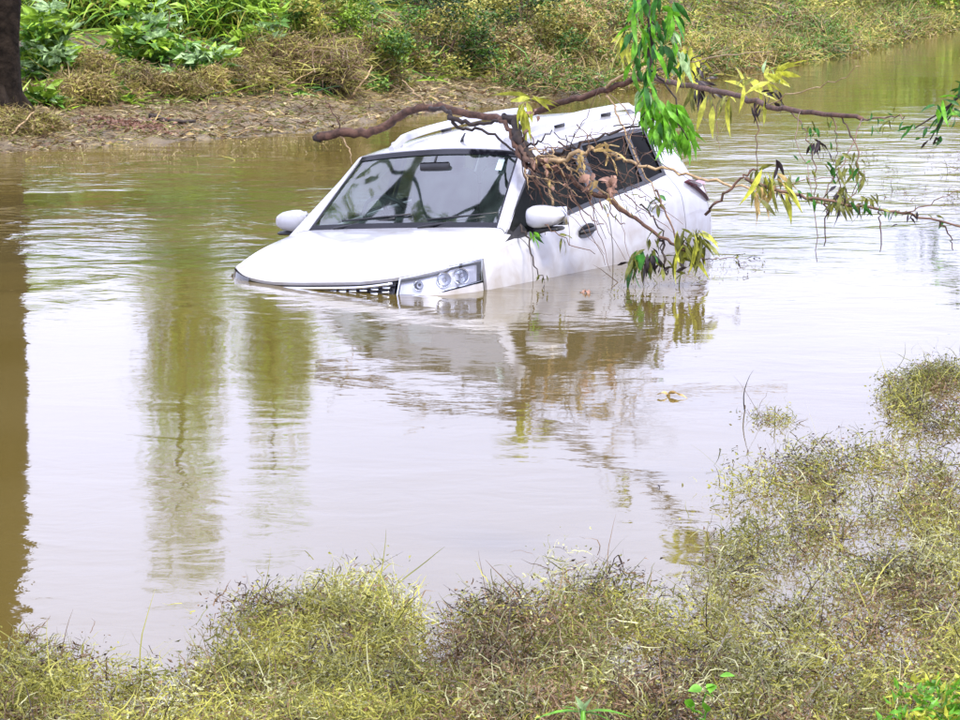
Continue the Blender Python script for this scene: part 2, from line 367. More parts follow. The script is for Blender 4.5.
wm = bpy.data.materials.new('muddy_water'); wm.use_nodes = True; t = wm.node_tree; n = t.nodes; l = t.links
p = n['Principled BSDF']; p.inputs['Roughness'].default_value = .035; p.inputs['IOR'].default_value = 1.6
co = n.new('ShaderNodeTexCoord')
n1 = n.new('ShaderNodeTexNoise'); n1.inputs['Scale'].default_value = .35; n1.inputs['Detail'].default_value = 6; n1.inputs['Distortion'].default_value = .8
l.new(co.outputs['Object'], n1.inputs['Vector'])
r = n.new('ShaderNodeValToRGB'); r.color_ramp.elements[0].position = .3; r.color_ramp.elements[1].position = .7
r.color_ramp.elements[0].color = (.092, .066, .014, 1); r.color_ramp.elements[1].color = (.112, .084, .026, 1)
l.new(n1.outputs[0], r.inputs[0]); l.new(r.outputs[0], p.inputs['Base Color'])
def wnoise(scale, det, vec, dist=0.0):
    q = n.new('ShaderNodeTexNoise'); q.inputs['Scale'].default_value = scale; q.inputs['Detail'].default_value = det; q.inputs['Distortion'].default_value = dist
    l.new(vec, q.inputs['Vector']); return q.outputs[0]
mp = n.new('ShaderNodeMapping'); mp.inputs['Scale'].default_value = (.75, 1.0, 1); mp.inputs['Rotation'].default_value = (0, 0, .12)
l.new(co.outputs['Object'], mp.inputs[0])
big = wnoise(1.7, 3, mp.outputs[0], .6); fine = wnoise(7.5, 4, mp.outputs[0], .4)
msk = wnoise(.22, 3, co.outputs['Object'], .5)
mr = n.new('ShaderNodeMapRange'); mr.inputs[1].default_value = .38; mr.inputs[2].default_value = .66; mr.inputs[3].default_value = .25; mr.inputs[4].default_value = 1.3
l.new(msk, mr.inputs[0])
# the current runs faster past the car and up-river than in the slack water near the weeds
sx = n.new('ShaderNodeSeparateXYZ'); l.new(co.outputs['Object'], sx.inputs[0])
flow = n.new('ShaderNodeMapRange'); flow.inputs[1].default_value = 13.5; flow.inputs[2].default_value = 18.5; flow.inputs[3].default_value = .42; flow.inputs[4].default_value = 2.7
l.new(sx.outputs['Y'], flow.inputs[0])
def mth(op, a, b):
    q = n.new('ShaderNodeMath'); q.operation = op
    for i, v in enumerate((a, b)):
        if isinstance(v, (int, float)): q.inputs[i].default_value = v
        else: l.new(v, q.inputs[i])
    return q.outputs[0]
h = mth('ADD', mth('MULTIPLY', big, .013), mth('MULTIPLY', fine, .0030))
calm = n.new('ShaderNodeMapRange'); calm.inputs[1].default_value = 21; calm.inputs[2].default_value = 32; calm.inputs[3].default_value = 1; calm.inputs[4].default_value = .32
l.new(sx.outputs['Y'], calm.inputs[0])
h = mth('MULTIPLY', mth('MULTIPLY', h, calm.outputs[0]), mth('MULTIPLY', mr.outputs[0], flow.outputs[0]))
b = n.new('ShaderNodeBump'); b.inputs['Strength'].default_value = 1; b.inputs['Distance'].default_value = 1.0
l.new(h, b.inputs['Height']); l.new(b.outputs[0], p.inputs['Normal'])
wx = np.linspace(-400, 400, 41); wy = np.linspace(-60, 500, 41); X, Y = np.meshgrid(wx, wy)
V = np.stack([X, Y, X * 0], -1).reshape(-1, 3); ii = (np.arange(40)[:, None] * 41 + np.arange(40)[None]).reshape(-1, 1)
tag(link('water', npmesh('water', V, ii + np.array([0, 1, 42, 41]), [wm], smooth=True)), kind='structure')

# ================================================================== THE CAR
CT = Vector((.0043, 16.8072, -.722)); CYAW, CPIT, CROL, CS = -2.1342, .0348, .070, .945
car = empty('car', CT); car.rotation_mode = 'XYZ'
CR = Matrix.Rotation(CYAW, 3, 'Z') @ Matrix.Rotation(CPIT, 3, 'Y') @ Matrix.Rotation(CROL, 3, 'X')
car.rotation_euler = CR.to_euler()
tag(car, 'white hatchback car stranded nose down in brown floodwater up to its door handles', 'car')
def carpt(x, y, z): return CT + CR @ Vector((x * CS, y, z))
def pchip_d(Yv):
    d = np.zeros_like(Yv); s = np.diff(Yv, axis=0)
    if len(s) == 1: d[:] = s[0]; return d
    a, b_ = s[:-1], s[1:]; ok = (a * b_) > 0
    d[1:-1] = np.where(ok, 2 * a * b_ / np.where(ok, a + b_, 1), 0)
    d[0] = 1.5 * s[0] - .5 * d[1]; d[-1] = 1.5 * s[-1] - .5 * d[-2]
    return d
def interp(Yv, ts, breaks):
    """Yv (n,...) values at integer parameters, smooth between, kinked at breaks"""
    ends = sorted(set([0, len(Yv) - 1] + [q for q in breaks if 0 < q < len(Yv) - 1])); o = np.zeros((len(ts),) + Yv.shape[1:])
    for a, e in zip(ends[:-1], ends[1:]):
        seg = Yv[a:e + 1]; d = pchip_d(seg); mk = (ts >= a - 1e-9) & (ts <= e + 1e-9); tt = ts[mk] - a
        i = np.clip(np.floor(tt).astype(int), 0, e - a - 1); u = (tt - i).reshape((-1,) + (1,) * (Yv.ndim - 1))
        o[mk] = seg[i] * (1 + 2 * u) * (1 - u) ** 2 + d[i] * u * (1 - u) ** 2 + seg[i + 1] * u * u * (3 - 2 * u) + d[i + 1] * u * u * (u - 1)
    return o
def surf(G, us, vs, bu, bv):
    A = interp(G, np.asarray(us, float), bu)                        # nu, R, 3
    B = interp(np.swapaxes(A, 0, 1), np.asarray(vs, float), bv)     # nv, nu, 3
    P_ = np.swapaxes(B, 0, 1).copy(); P_[..., 0] *= CS; return P_
def mir(rows):                                                       # left half table -> full grid, rail 8+k mirrors rail 8-k
    out_ = []
    for r_ in rows:
        r_ = [list(q) for q in r_]; out_.append(r_ + [[q[0], -q[1], q[2]] for q in r_[-2::-1]])
    return np.array(out_)
ST = mir([
 # r0 rocker          r1                 r2                 r3 shoulder         r4 belt             r5                  r6                  r7                r8 centre
 [(1.24, .80, .35), (1.24, .835, .55), (1.24, .85, .70), (1.24, .848, .80), (1.24, .842, .890), (1.50, .765, .878), (1.68, .53, .838), (1.755, .26, .820), (1.775, 0, .820)],
 [(1.00, .80, .35), (1.00, .84, .55), (1.00, .857, .72), (1.00, .856, .83), (1.02, .842, .928), (1.20, .775, .950), (1.26, .52, .962), (1.28, .27, .972), (1.28, 0, .976)],
 [(.72, .80, .35), (.72, .845, .55), (.72, .862, .73), (.72, .858, .86), (.80, .825, .965), (.88, .785, .990), (.80, .685, 1.016), (.78, .35, 1.02), (.765, 0, 1.02)],
 [(.25, .80, .35), (.25, .850, .55), (.25, .868, .74), (.25, .860, .90), (.28, .81, 1.00), (.25, .655, 1.375), (.285, .580, 1.420), (.245, .28, 1.442), (.225, 0, 1.448)],
 [(-.28, .80, .35), (-.28, .850, .55), (-.28, .870, .76), (-.28, .860, .93), (-.28, .795, 1.045), (-.30, .640, 1.412), (-.30, .585, 1.464), (-.30, .30, 1.502), (-.30, 0, 1.508)],
 [(-1.0, .80, .35), (-1.0, .850, .55), (-1.0, .868, .78), (-1.0, .855, .95), (-.98, .77, 1.085), (-1.0, .630, 1.425), (-1.0, .572, 1.486), (-1.0, .30, 1.527), (-1.0, 0, 1.535)],
 [(-1.32, .79, .35), (-1.32, .840, .55), (-1.32, .858, .78), (-1.32, .845, .95), (-1.3, .75, 1.11), (-1.3, .615, 1.42), (-1.3, .558, 1.486), (-1.3, .29, 1.526), (-1.3, 0, 1.532)],
 [(-1.75, .74, .35), (-1.78, .79, .55), (-1.80, .80, .75), (-1.78, .79, .90), (-1.70, .73, 1.06), (-1.62, .585, 1.37), (-1.68, .535, 1.465), (-1.76, .26, 1.500), (-1.78, 0, 1.508)],
])
FR = np.array([
 [(1.24, .842, .890), (1.50, .765, .878), (1.68, .53, .838), (1.755, .26, .820), (1.775, 0, .820)],
 [(1.27, .848, .762), (1.55, .778, .748), (1.74, .53, .722), (1.80, .26, .70), (1.815, 0, .70)],
 [(1.26, .84, .52), (1.58, .76, .50), (1.78, .53, .50), (1.85, .26, .50), (1.865, 0, .50)],
 [(1.24, .80, .35), (1.55, .72, .30), (1.75, .52, .28), (1.82, .26, .28), (1.835, 0, .28)]])
FR = np.array([list(r_) + [(q[0], -q[1], q[2]) for q in r_[-2::-1]] for r_ in FR])
RR = np.array([
 [(-1.68, .535, 1.465), (-1.73, .42, 1.480), (-1.76, .22, 1.500), (-1.78, 0, 1.508)],
 [(-1.62, .585, 1.37), (-1.75, .50, 1.36), (-1.80, .25, 1.37), (-1.81, 0, 1.37)],
 [(-1.70, .73, 1.06), (-1.86, .62, 1.05), (-1.93, .3, 1.04), (-1.94, 0, 1.04)],
 [(-1.78, .79, .90), (-1.93, .68, .90), (-1.97, .35, .90), (-1.98, 0, .90)],
 [(-1.80, .80, .75), (-1.96, .70, .75), (-2.0, .4, .75), (-2.01, 0, .75)],
 [(-1.78, .79, .55), (-1.95, .69, .55), (-2.0, .4, .55), (-2.01, 0, .55)],
 [(-1.75, .74, .35), (-1.92, .66, .35), (-1.97, .4, .35), (-1.98, 0, .35)]])
RR = np.array([list(r_) + [(q[0], -q[1], q[2]) for q in r_[-2::-1]] for r_ in RR])
BU, BV = (2, 3), (4, 5, 11, 12)
def grid_patch(G, us, vs, bu, bv, centre=(0, 0, .9), off=0.0, flange=.014, ring=None):
    P_ = surf(G, us, vs, bu, bv); nu, nv = P_.shape[:2]
    du = np.gradient(P_, axis=0); dv = np.gradient(P_, axis=1); Nn = np.cross(du, dv); Nn /= np.linalg.norm(Nn, axis=2)[..., None] + 1e-9
    s_ = np.sign(np.sum(Nn * (P_ - np.array(centre)))); Nn *= s_
    P_ = P_ + Nn * off
    V = P_.reshape(-1, 3).tolist(); Fc = []
    for i in range(nu - 1):
        for j in range(nv - 1):
            q = (i * nv + j, (i + 1) * nv + j, (i + 1) * nv + j + 1, i * nv + j + 1); Fc.append(q if s_ > 0 else q[::-1])
    if flange:
        loop = [(i, 0) for i in range(nu)] + [(nu - 1, j) for j in range(1, nv)] + [(i, nv - 1) for i in range(nu - 2, -1, -1)] + [(0, j) for j in range(nv - 2, 0, -1)]
        base = len(V)
        for (i, j) in loop: V.append(P_[i, j].tolist())
        for (i, j) in loop: V.append((P_[i, j] - Nn[i, j] * flange).tolist())
        k = len(loop)
        for a in range(k):
            b_ = (a + 1) % k; q = (base + a, base + b_, base + k + b_, base + k + a); Fc.append(q[::-1] if s_ > 0 else q)
    return V, Fc
def lins(a, b_, n_, g=0): return np.linspace(a + g, b_ - g, n_)
def panel(name, G, u, v, m, nu=14, nv=10, gu=.011, gv=.016, off=0.0, flange=.02, bu=BU, bv=BV, parent=car, centre=(0, 0, .9)):
    # extra samples exactly on kinks
    us = np.unique(np.concatenate([lins(*u, nu, gu), [q for q in bu if u[0] + gu < q < u[1] - gu]]))
    vs = np.unique(np.concatenate([lins(*v, nv, gv), [q for q in bv if v[0] + gv < q < v[1] - gv]]))
    V, Fc = grid_patch(G, us, vs, bu, bv, centre, off, flange)
    me = mesh(name, V, Fc, m)
    return link(name, me, parent)
def frame_ring(name, G, u, v, wu, wv, m, off=0.0, bu=BU, bv=BV, parent=car):
    """a border strip round a window: four strips joined"""
    mb = MB()
    for (ua, ub, va, vb) in ((u[0], u[0] + wu, v[0], v[1]), (u[1] - wu, u[1], v[0], v[1]), (u[0] + wu, u[1] - wu, v[0], v[0] + wv), (u[0] + wu, u[1] - wu, v[1] - wv, v[1])):
        nu = 2 if ub - ua < .3 else 16; nv = 2 if vb - va < .3 else 16
        V, Fc = grid_patch(G, np.linspace(ua, ub, nu), np.linspace(va, vb, nv), bu, bv, (0, 0, .9), off, 0); mb.add(V, Fc)
    return mb.build(name, m, parent)
# panels (left = v 0..8, right = 8..16)
panel('bonnet', ST, (0, 2), (5, 11), M['paint'], 26, 30, gu=.012, gv=.035)
panel('roof', ST, (3, 7), (6, 10), M['paint'], 40, 24, gu=.0, gv=.01)
for s in (0, 1):
    f = (lambda a, b_: (a, b_)) if s == 0 else (lambda a, b_: (16 - b_, 16 - a))
    panel('fender', ST, (0, 2), f(0, 5), M['paint'], 16, 28, gv=.02)
    d1 = panel('front_door', ST, (2, 4), f(0, 4), M['paint'], 18, 26)
    d2 = panel('rear_door', ST, (4, 6), f(0, 4), M['paint'], 18, 26)
    panel('quarter_panel', ST, (6, 7), f(0, 6), M['paint'], 14, 30, gv=.006)
    panel('pillar', ST, (2, 6), f(5, 6), M['paint'], 40, 5, gu=.004, gv=.012)
    # side glass and its black frames
    for (ua, ub) in ((2.0, 3.95), (4.05, 5.0), (5.0, 6.0)):
        frame_ring('window_frame', ST, (ua, ub), f(4, 5), .07 if ua < 5 else .1, .07, M['trim'], off=-.004)
        panel('side_window', ST, (ua + .05, ub - .05), f(4.05, 4.95), M['sglass'], 18, 6, gu=.0, gv=0, off=-.012, flange=0)
    panel('pillar_trim', ST, (3.95, 4.05), f(4, 5), M['trim'], 4, 6, gu=0, gv=0, off=-.002, flange=0)
frame_ring('windscreen_frame', ST, (2, 3), (6, 10), .07, .09, M['frit'], off=-.004)
panel('windscreen', ST, (2.05, 2.95), (6.06, 9.94), M['wglass'], 14, 30, gu=0, gv=0, off=-.010, flange=0)
# front: bumper, lamps, grille
FBV = ()
bmp = panel('front_bumper', FR, (1, 3), (0, 8), M['paint'], 14, 40, gu=.03, gv=.01, bu=(1,), bv=FBV)
panel('grille', FR, (0.07, 1), (2.05, 5.95), M['frit'], 6, 24, gu=.02, gv=.02, off=-.03, flange=.0, bu=(1,), bv=FBV)
gr = [o for o in C.objects if o.name == 'grille'][0]
mb = MB()
for rr_ in (.42, .62, .82):
    for k in range(15):
        vv = 2.25 + 3.5 * k / 14; q = surf(FR, [rr_], [vv], (1,), FBV)[0, 0]; mb.box(Vector(q) + Vector((-.012, 0, 0)), (.012, .05, .013), 0, bev=.003)
mb.build('grille_mesh', M['chrome'], gr)
mb = MB(); pts = [Vector(q) + Vector((.004, 0, 0)) for q in surf(FR, [.24], np.linspace(2.1, 5.9, 24), (1,), FBV)[0]]
mb.tube(pts, .009, 6); mb.build('grille_bar', M['chrome'], gr)
for s in (0, 1):
    vr = (0, 2.0) if s == 0 else (6.0, 8)
    hb = panel('headlight', FR, vr, (0, 1)[::1] and vr, M['silver'], 8, 24, bu=(1,), bv=FBV) if False else \
        panel('headlight', FR, (0, 1), vr, M['silver'], 7, 22, gu=.03, gv=.03, off=-.045, flange=0, bu=(1,), bv=FBV)
    panel('headlight_lens', FR, (0, 1), vr, M['lens'], 7, 22, gu=.02, gv=.02, off=0, flange=0, bu=(1,), bv=FBV, parent=hb)
    frame_ring('headlight_bezel', FR, (0.02, .98), (vr[0] + .02, vr[1] - .02), .045, .03, M['chrome'], off=-.003, bu=(1,), bv=FBV, parent=hb)
    for (vc, rad) in ((.66, .043), (1.12, .041), (1.6, .027)):
        vv = vc if s == 0 else 8 - vc
        q = Vector(surf(FR, [.55], [vv], (1,), FBV)[0, 0]); q2 = Vector(surf(FR, [.55], [vv + .05], (1,), FBV)[0, 0]) - q
        nrm = Vector((q.x - .6 * CS, q.y * .9, 0)).normalized(); nrm = (Vector((1, .25 * (1 if s == 0 else -1), 0)) * .6 + nrm * .4).normalized()
        mb = MB(); prof = [(.30, -.060), (.62, -.045), (.88, -.022), (1.0, 0.0), (1.1, .001)]; V = []; Fc = []
        a_ = nrm.orthogonal().normalized(); b2 = nrm.cross(a_)
        for (r0, dz) in prof:
            for k in range(20):
                th = 2 * math.pi * k / 20; V.append(q - nrm * .016 + nrm * dz * .7 + (a_ * math.cos(th) + b2 * math.sin(th)) * rad * r0)
        for i in range(len(prof) - 1):
            for k in range(20): Fc.append((i * 20 + k, i * 20 + (k + 1) % 20, i * 20 + 20 + (k + 1) % 20, i * 20 + 20 + k))
        mb.add(V, Fc); mb.build('lamp_bowl', M['chrome'], hb)
        mb = MB(); mb.tube([q - nrm * .06, q - nrm * .035, q - nrm * .03], [rad * .3, rad * .3, rad * .12], 12); mb.build('bulb', M['trim'] if vc > 1.5 else M['lens'], hb)
# rear
RBU = (2,)
panel('tailgate', RR, (0, 4), (1, 5), M['paint'], 34, 24, gu=.01, gv=.01, off=0, bu=RBU, bv=())
panel('rear_bumper', RR, (4, 6), (0, 6), M['paint'], 12, 30, gu=.01, gv=.0, off=0, bu=RBU, bv=())
for vv in ((0, 1), (5, 6)):
    panel('rear_corner', RR, (0, 3), vv, M['paint'], 24, 6, gu=.01, gv=.01, off=0, bu=RBU, bv=())
    panel('tail_lamp_housing', RR, (3, 4), vv, M['paint'], 8, 6, gu=.01, gv=.01, off=0, bu=RBU, bv=())
panel('rear_window', RR, (1.0, 1.95), (1.15, 4.85), M['frit'], 10, 20, gu=0, gv=0, off=.004, flange=0, bu=RBU, bv=())
# tail lamps: three-cornered, wrapping the corner
for s in (1, -1):
    mb = MB(); K_ = [(-1.50, .800, 1.045), (-1.62, .800, 1.05), (-1.79, .742, 1.055), (-1.86, .70, 1.04), (-1.84, .76, .92), (-1.80, .795, .885), (-1.70, .815, .945), (-1.60, .815, 1.0)]
    out_ = [Vector((x * CS, (y + .012) * s, z)) for x, y, z in K_]; inn = [Vector((x * CS + .02, (y - .05) * s, z)) for x, y, z in K_]
    cen = sum(out_, Vector()) / 8 + Vector((0, .012 * s, 0)); k = 8
    V = out_ + inn + [cen]; Fc = [((i, (i + 1) % k, 16) if s < 0 else ((i + 1) % k, i, 16)) for i in range(k)] + [((i, i + k, (i + 1) % k + k, (i + 1) % k)) for i in range(k)]
    mb.add(V, Fc); tl = mb.build('tail_light', M['redlens'], car)
    mb = MB(); hl = [Vector((x * CS, (y + .022) * s, z)) for x, y, z in ((-1.56, .805, 1.04), (-1.70, .785, 1.045), (-1.78, .76, 1.04), (-1.72, .80, 1.0))]
    mb.add(hl, [(0, 1, 2, 3) if s < 0 else (3, 2, 1, 0)]); mb.build('lamp_lens', mat('pink_lens', (.62, .22, .26), rough=.2, coat=.5) if s == 1 else bpy.data.materials['pink_lens'], tl)
# roof rails
for s in (1, -1):
    mb = MB(); q = surf(ST, np.linspace(3.12, 6.75, 26), [7 - .38 if s == 1 else 9 + .38], BU, BV)[:, 0]
    pts = [Vector(a) + Vector((0, 0, .046 * min(1, (min(i, 25 - i) + .2) / 2.2))) for i, a in enumerate(q)]
    V = []; Fc = []
    for i, p_ in enumerate(pts):
        lo = -.024
        for dy, dz in ((-.021, lo), (-.019, .010), (-.012, .018), (.012, .018), (.019, .010), (.021, lo)): V.append(p_ + Vector((0, dy, dz)))
    for i in range(25):
        for k in range(6): Fc.append((i * 6 + k, i * 6 + 6 + k, i * 6 + 6 + (k + 1) % 6, i * 6 + (k + 1) % 6))
    Fc += [tuple(range(6)), tuple(range(155, 149, -1))]
    mb.add(V, Fc); rl = mb.build('roof_rail', M['paint'], car, smooth=False)
    for i in (1, 8, 16, 24):
        mb = MB(); a = Vector(q[i]); mb.box(a + Vector((0, 0, .018)), (.10, .03, .045), bev=.008); mb.build('rail_foot', M['trim'] if i in (8, 16) else M['paint'], rl)
# mirrors
for s in (1, -1):
    rows = []; mb = MB(); nlat, nlon = 9, 18; V = []; Fc = []
    for i in range(nlat):
        a = -1 + 2 * i / (nlat - 1); rr_ = (1 - abs(a) ** 2.6) ** .5 if abs(a) < 1 else 0.02
        for k in range(nlon):
            th = 2 * math.pi * k / nlon; ex = math.copysign(abs(math.cos(th)) ** .75, math.cos(th)); ez = math.copysign(abs(math.sin(th)) ** .75, math.sin(th))
            y = a * .125; x = ex * .075 * rr_; z = ez * (.066 + .014 * a * -1) * rr_
            if x < -.03: x = -.03
            V.append(Vector(((.63 * CS) + x - a * .015, s * (.925 + y * 1), 1.06 + z)))
    for i in range(nlat - 1):
        for k in range(nlon): q = (i * nlon + k, i * nlon + (k + 1) % nlon, (i + 1) * nlon + (k + 1) % nlon, (i + 1) * nlon + k); Fc.append(q if s > 0 else q[::-1])
    Fc += [tuple(range(nlon)), tuple(range(nlat * nlon - 1, (nlat - 1) * nlon - 1, -1))]
    mb.add(V, Fc); mo = mb.build('wing_mirror', M['paint'], car)
    mb = MB(); mb.tube([Vector((.60 * CS, s * .80, .985)), Vector((.60 * CS, s * .86, .985)), Vector((.60 * CS, s * .92, 1.0))], [.04, .032, .03], 10)
    mb.box(Vector((.62 * CS, s * .94, .985)), (.10, .17, .022), bev=.009); mb.build('mirror_arm', M['trim'], mo)
    mb = MB(); mb.box(Vector((.60 * CS - .034, s * .945, 1.055)), (.008, .19, .11), bev=.003); mb.build('mirror_glass', M['chrome'], mo)
    # black triangle at the foot of the pillar
    mb = MB(); a = [Vector(q) for q in surf(ST, [2.0, 2.22, 2.02], [4.02 if s > 0 else 11.98], BU, BV)[:, 0]]; b_ = Vector(surf(ST, [2.25], [4.5 if s > 0 else 11.5], BU, BV)[0, 0])
    c_ = Vector((1.0 * CS, s * .828, .935))
    mb.add([c_ + Vector((0, .004 * s, 0)), a[0] + Vector((0, .006 * s, 0)), a[1] + Vector((0, .008 * s, .01)), b_ + Vector((0, .006 * s, 0)), Vector((.7 * CS, s * .832, .945))], [(0, 1, 3), (1, 2, 3), (0, 4, 1), (4, 2, 1)])
    mb.build('corner_trim', M['trim'], car, smooth=False)
# door handles
for (x, z, dark) in ((.03, .905, True), (-.93, .955, False)):
    for s in (1, -1):
        yb = float(interp(ST[:, 3, 1], np.array([3.42 if x > -.5 else 4.9]), ())[0]) * s
        dr = d1 if x > -.5 else d2
        hn = MB(); c_ = Vector((x * CS, yb + .022 * s, z))
        hn.tube(spline([c_ + Vector((.085, -.02 * s, -.004)), c_ + Vector((.05, .008 * s, 0)), c_ + Vector((-.05, .008 * s, .004)), c_ + Vector((-.085, -.02 * s, .006))], 4), .014, 8)
        h_ = hn.build('handle', M['trim'] if dark else M['paint'], car)
        cp = MB(); V = [c_ + Vector((0, (-.017) * s, 0))]; kk = 18
        for k in range(kk): th = 2 * math.pi * k / kk; V.append(c_ + Vector((math.cos(th) * .10, -.012 * s, math.sin(th) * .042 + math.cos(th) * -.008)))
        cp.add(V, [((0, 1 + k, 1 + (k + 1) % kk) if s < 0 else (0, 1 + (k + 1) % kk, 1 + k)) for k in range(kk)]); cp.build('handle_recess', M['trim'] if dark else M['paint'], h_)
# wipers
for (y0, y1, x1, z1) in ((.12, .55, .72, 1.045), (-.5, -.1, .70, 1.05)):
    mb = MB(); mb.tube([Vector((.79 * CS, y0, 1.022)), Vector((x1 * CS, (y0 + y1) / 2, z1)), Vector((.70 * CS, y1, 1.07))], [.010, .008, .006], 6)
    mb.tube([Vector((.715 * CS, y0 + .02, 1.062)), Vector((.675 * CS, y1 + .1, 1.092))], .006, 5); mb.build('wiper', M['trim'], car)
# inner shell: dark body just inside the skin, floor, bulkheads
panel('inner_shell', ST, (0, 7), (0, 4), M['shell'], 40, 10, gu=0, gv=0, off=-.035, flange=0)
panel('inner_shell', ST, (0, 7), (12, 16), M['shell'], 40, 10, gu=0, gv=0, off=-.035, flange=0)
panel('inner_shell', ST, (0, 1.96), (4, 12), M['shell'], 20, 24, gu=0, gv=0, off=-.035, flange=0)
panel('headlining', ST, (3, 7), (5.6, 10.4), M['lining'], 24, 24, gu=0, gv=0, off=-.04, flange=0)
mb = MB(); mb.box((-.1, 0, .42), (3.1, 1.5, .04)); mb.box((-1.62, 0, .72), (.03, 1.4, .62)); mb.build('cabin_floor', M['shell'], car)
mb = MB(); mb.box((.62, 0, .93), (.46, 1.40, .10), bev=.04); mb.box((.50, 0, .82), (.22, 1.38, .2), bev=.05); mb.box((.52, .0, 1.0), (.18, .34, .06), bev=.025)
mb.box((.50, -.36, 1.0), (.16, .34, .07), bev=.03); mb.build('dashboard', M['dash'], car)
# steering wheel, right-hand drive
mb = MB(); c_ = Vector((.33, -.36, 1.02)); ax = Vector((-.86, 0, .5)).normalized(); a_ = Vector((0, 1, 0)); b2 = ax.cross(a_)
ring = [c_ + (a_ * math.cos(th) + b2 * math.sin(th)) * .185 for th in np.linspace(0, 2 * math.pi, 29)]
mb.tube(ring, .015, 8, cap=False); mb.tube([c_ - a_ * .18, c_, c_ + a_ * .18], [.014, .035, .014], 6); mb.tube([c_, c_ - b2 * .18], .016, 6); mb.tube([c_, c_ - ax * -.2 * -1], .03, 8)
mb.build('steering_wheel', M['trim'], car)
def seat(x, y, wid, back=.60):
    st = MB(); st.box((x, y, .66), (.48, wid, .16), bev=.05); r_ = Matrix.Rotation(-.22, 3, 'Y')
    st.box((x - .29, y, .98), (.15, wid * .96, back), rot=r_, bev=.055); o = st.build('seat', M['seat'], car)
    hd = MB()
    for yy in ([y] if wid < .8 else [y - .36, y + .36]):
        hd.box((x - .385, yy, 1.33 if back > .5 else 1.28), (.10, .26, .17), rot=r_, bev=.045); hd.tube([(x - .36, yy - .06, 1.2), (x - .38, yy - .06, 1.3)], .007, 6); hd.tube([(x - .36, yy + .06, 1.2), (x - .38, yy + .06, 1.3)], .007, 6)
    hd.build('headrest', M['seat'], o)
seat(0.02, .36, .5); seat(0.02, -.36, .5); seat(-.78, 0, 1.2, .5)
mb = MB(); mb.box((.33, 0, 1.345), (.03, .22, .06), bev=.012); mb.tube([(.33, 0, 1.37), (.30, 0, 1.41)], .008, 6); mb.build('rear_view_mirror', M['trim'], car)
q = surf(ST, [2.72, 2.86], [6.36, 6.50], BU, BV); mb = MB()
up_ = Vector((.004, 0, .006)); mb.add([Vector(q[0, 0]) + up_, Vector(q[0, 1]) + up_, Vector(q[1, 1]) + up_, Vector(q[1, 0]) + up_], [(0, 1, 2, 3)]); mb.build('windscreen_sticker', M['sticker'], car)
# aerial stub and a stuck wet leaf on the roof front
mb = MB(); p_ = Vector(surf(ST, [3.35], [7.9], BU, BV)[0, 0]); mb.tube([p_, p_ + Vector((-.01, .0, .02)), p_ + Vector((-.045, .0, .05))], [.013, .009, .005], 6); mb.build('aerial', M['trim'], car)

# ================================================================== BRANCHES
LM = {}
for key, (ln, wd, dr, cu) in {'yellow': (.15, .032, .3, 0), 'lime': (.13, .036, .35, .1), 'green': (.11, .036, .3, .1), 'olive': (.115, .027, .25, .1), 'darkleaf': (.12, .022, .4, .25), 'deadleaf': (.12, .028, .5, .35), 'pinkleaf': (.09, .04, .6, .5), 'pale': (.10, .032, .3, 0)}.items():
    LM[key] = [leaf_mesh('leaf', M[key], ln * s_, wd * s2, dr * s3, .3, cu) for s_, s2, s3 in ((1, 1, 1), (.8, 1.1, .4), (1.2, .9, 1.5))]
def put_leaf(parent, base, d, key, sc_=1.0, roll=None):
    d = Vector(d).normalized(); q = d.to_track_quat('X', 'Z'); q = q @ Quaternion((1, 0, 0), random.uniform(-1.3, 1.3) if roll is None else roll)
    o = link('leaf', random.choice(LM[key]), parent); o.location = base - parent.location; o.rotation_mode = 'QUATERNION'; o.rotation_quaternion = q; o.scale = (sc_,) * 3
    return o
def cluster(parent, px, py, D, n_, keys, dirpx=(0, 1), spread=.8, size=1.0, rad=10):
    """leaves springing from a shoot; dirpx is the mean direction (right, down)"""
    for i in range(n_):
        b_ = at(px + random.uniform(-rad, rad), py + random.uniform(-rad, rad) * .8, D + random.uniform(-.1, .1))
        th = random.gauss(0, spread); dx, dz = dirpx[0], -dirpx[1]
        d = Vector((dx * math.cos(th) - dz * math.sin(th), random.uniform(-.6, .6), dx * math.sin(th) + dz * math.cos(th)))
        put_leaf(parent, b_, d, random.choice(keys) if isinstance(keys, (list, tuple)) else keys, size * random.uniform(.75, 1.25))
def stick(parent, name, pts, r0, r1, m, jit=.07, sub=5, wob=.006):
    P = [at(*p) for p in pts]; S_ = spline(P, sub)
    S_ = [q + Vector(rng.normal(0, wob, 3)) if 0 < i < len(S_) - 1 else q for i, q in enumerate(S_)]
    n_ = len(S_); mb = MB(); mb.tube([q - parent.location for q in S_], [r0 + (r1 - r0) * i / (n_ - 1) for i in range(n_)], 8 if r0 > .012 else 5, jit=jit)
    return mb.build(name, m, parent)
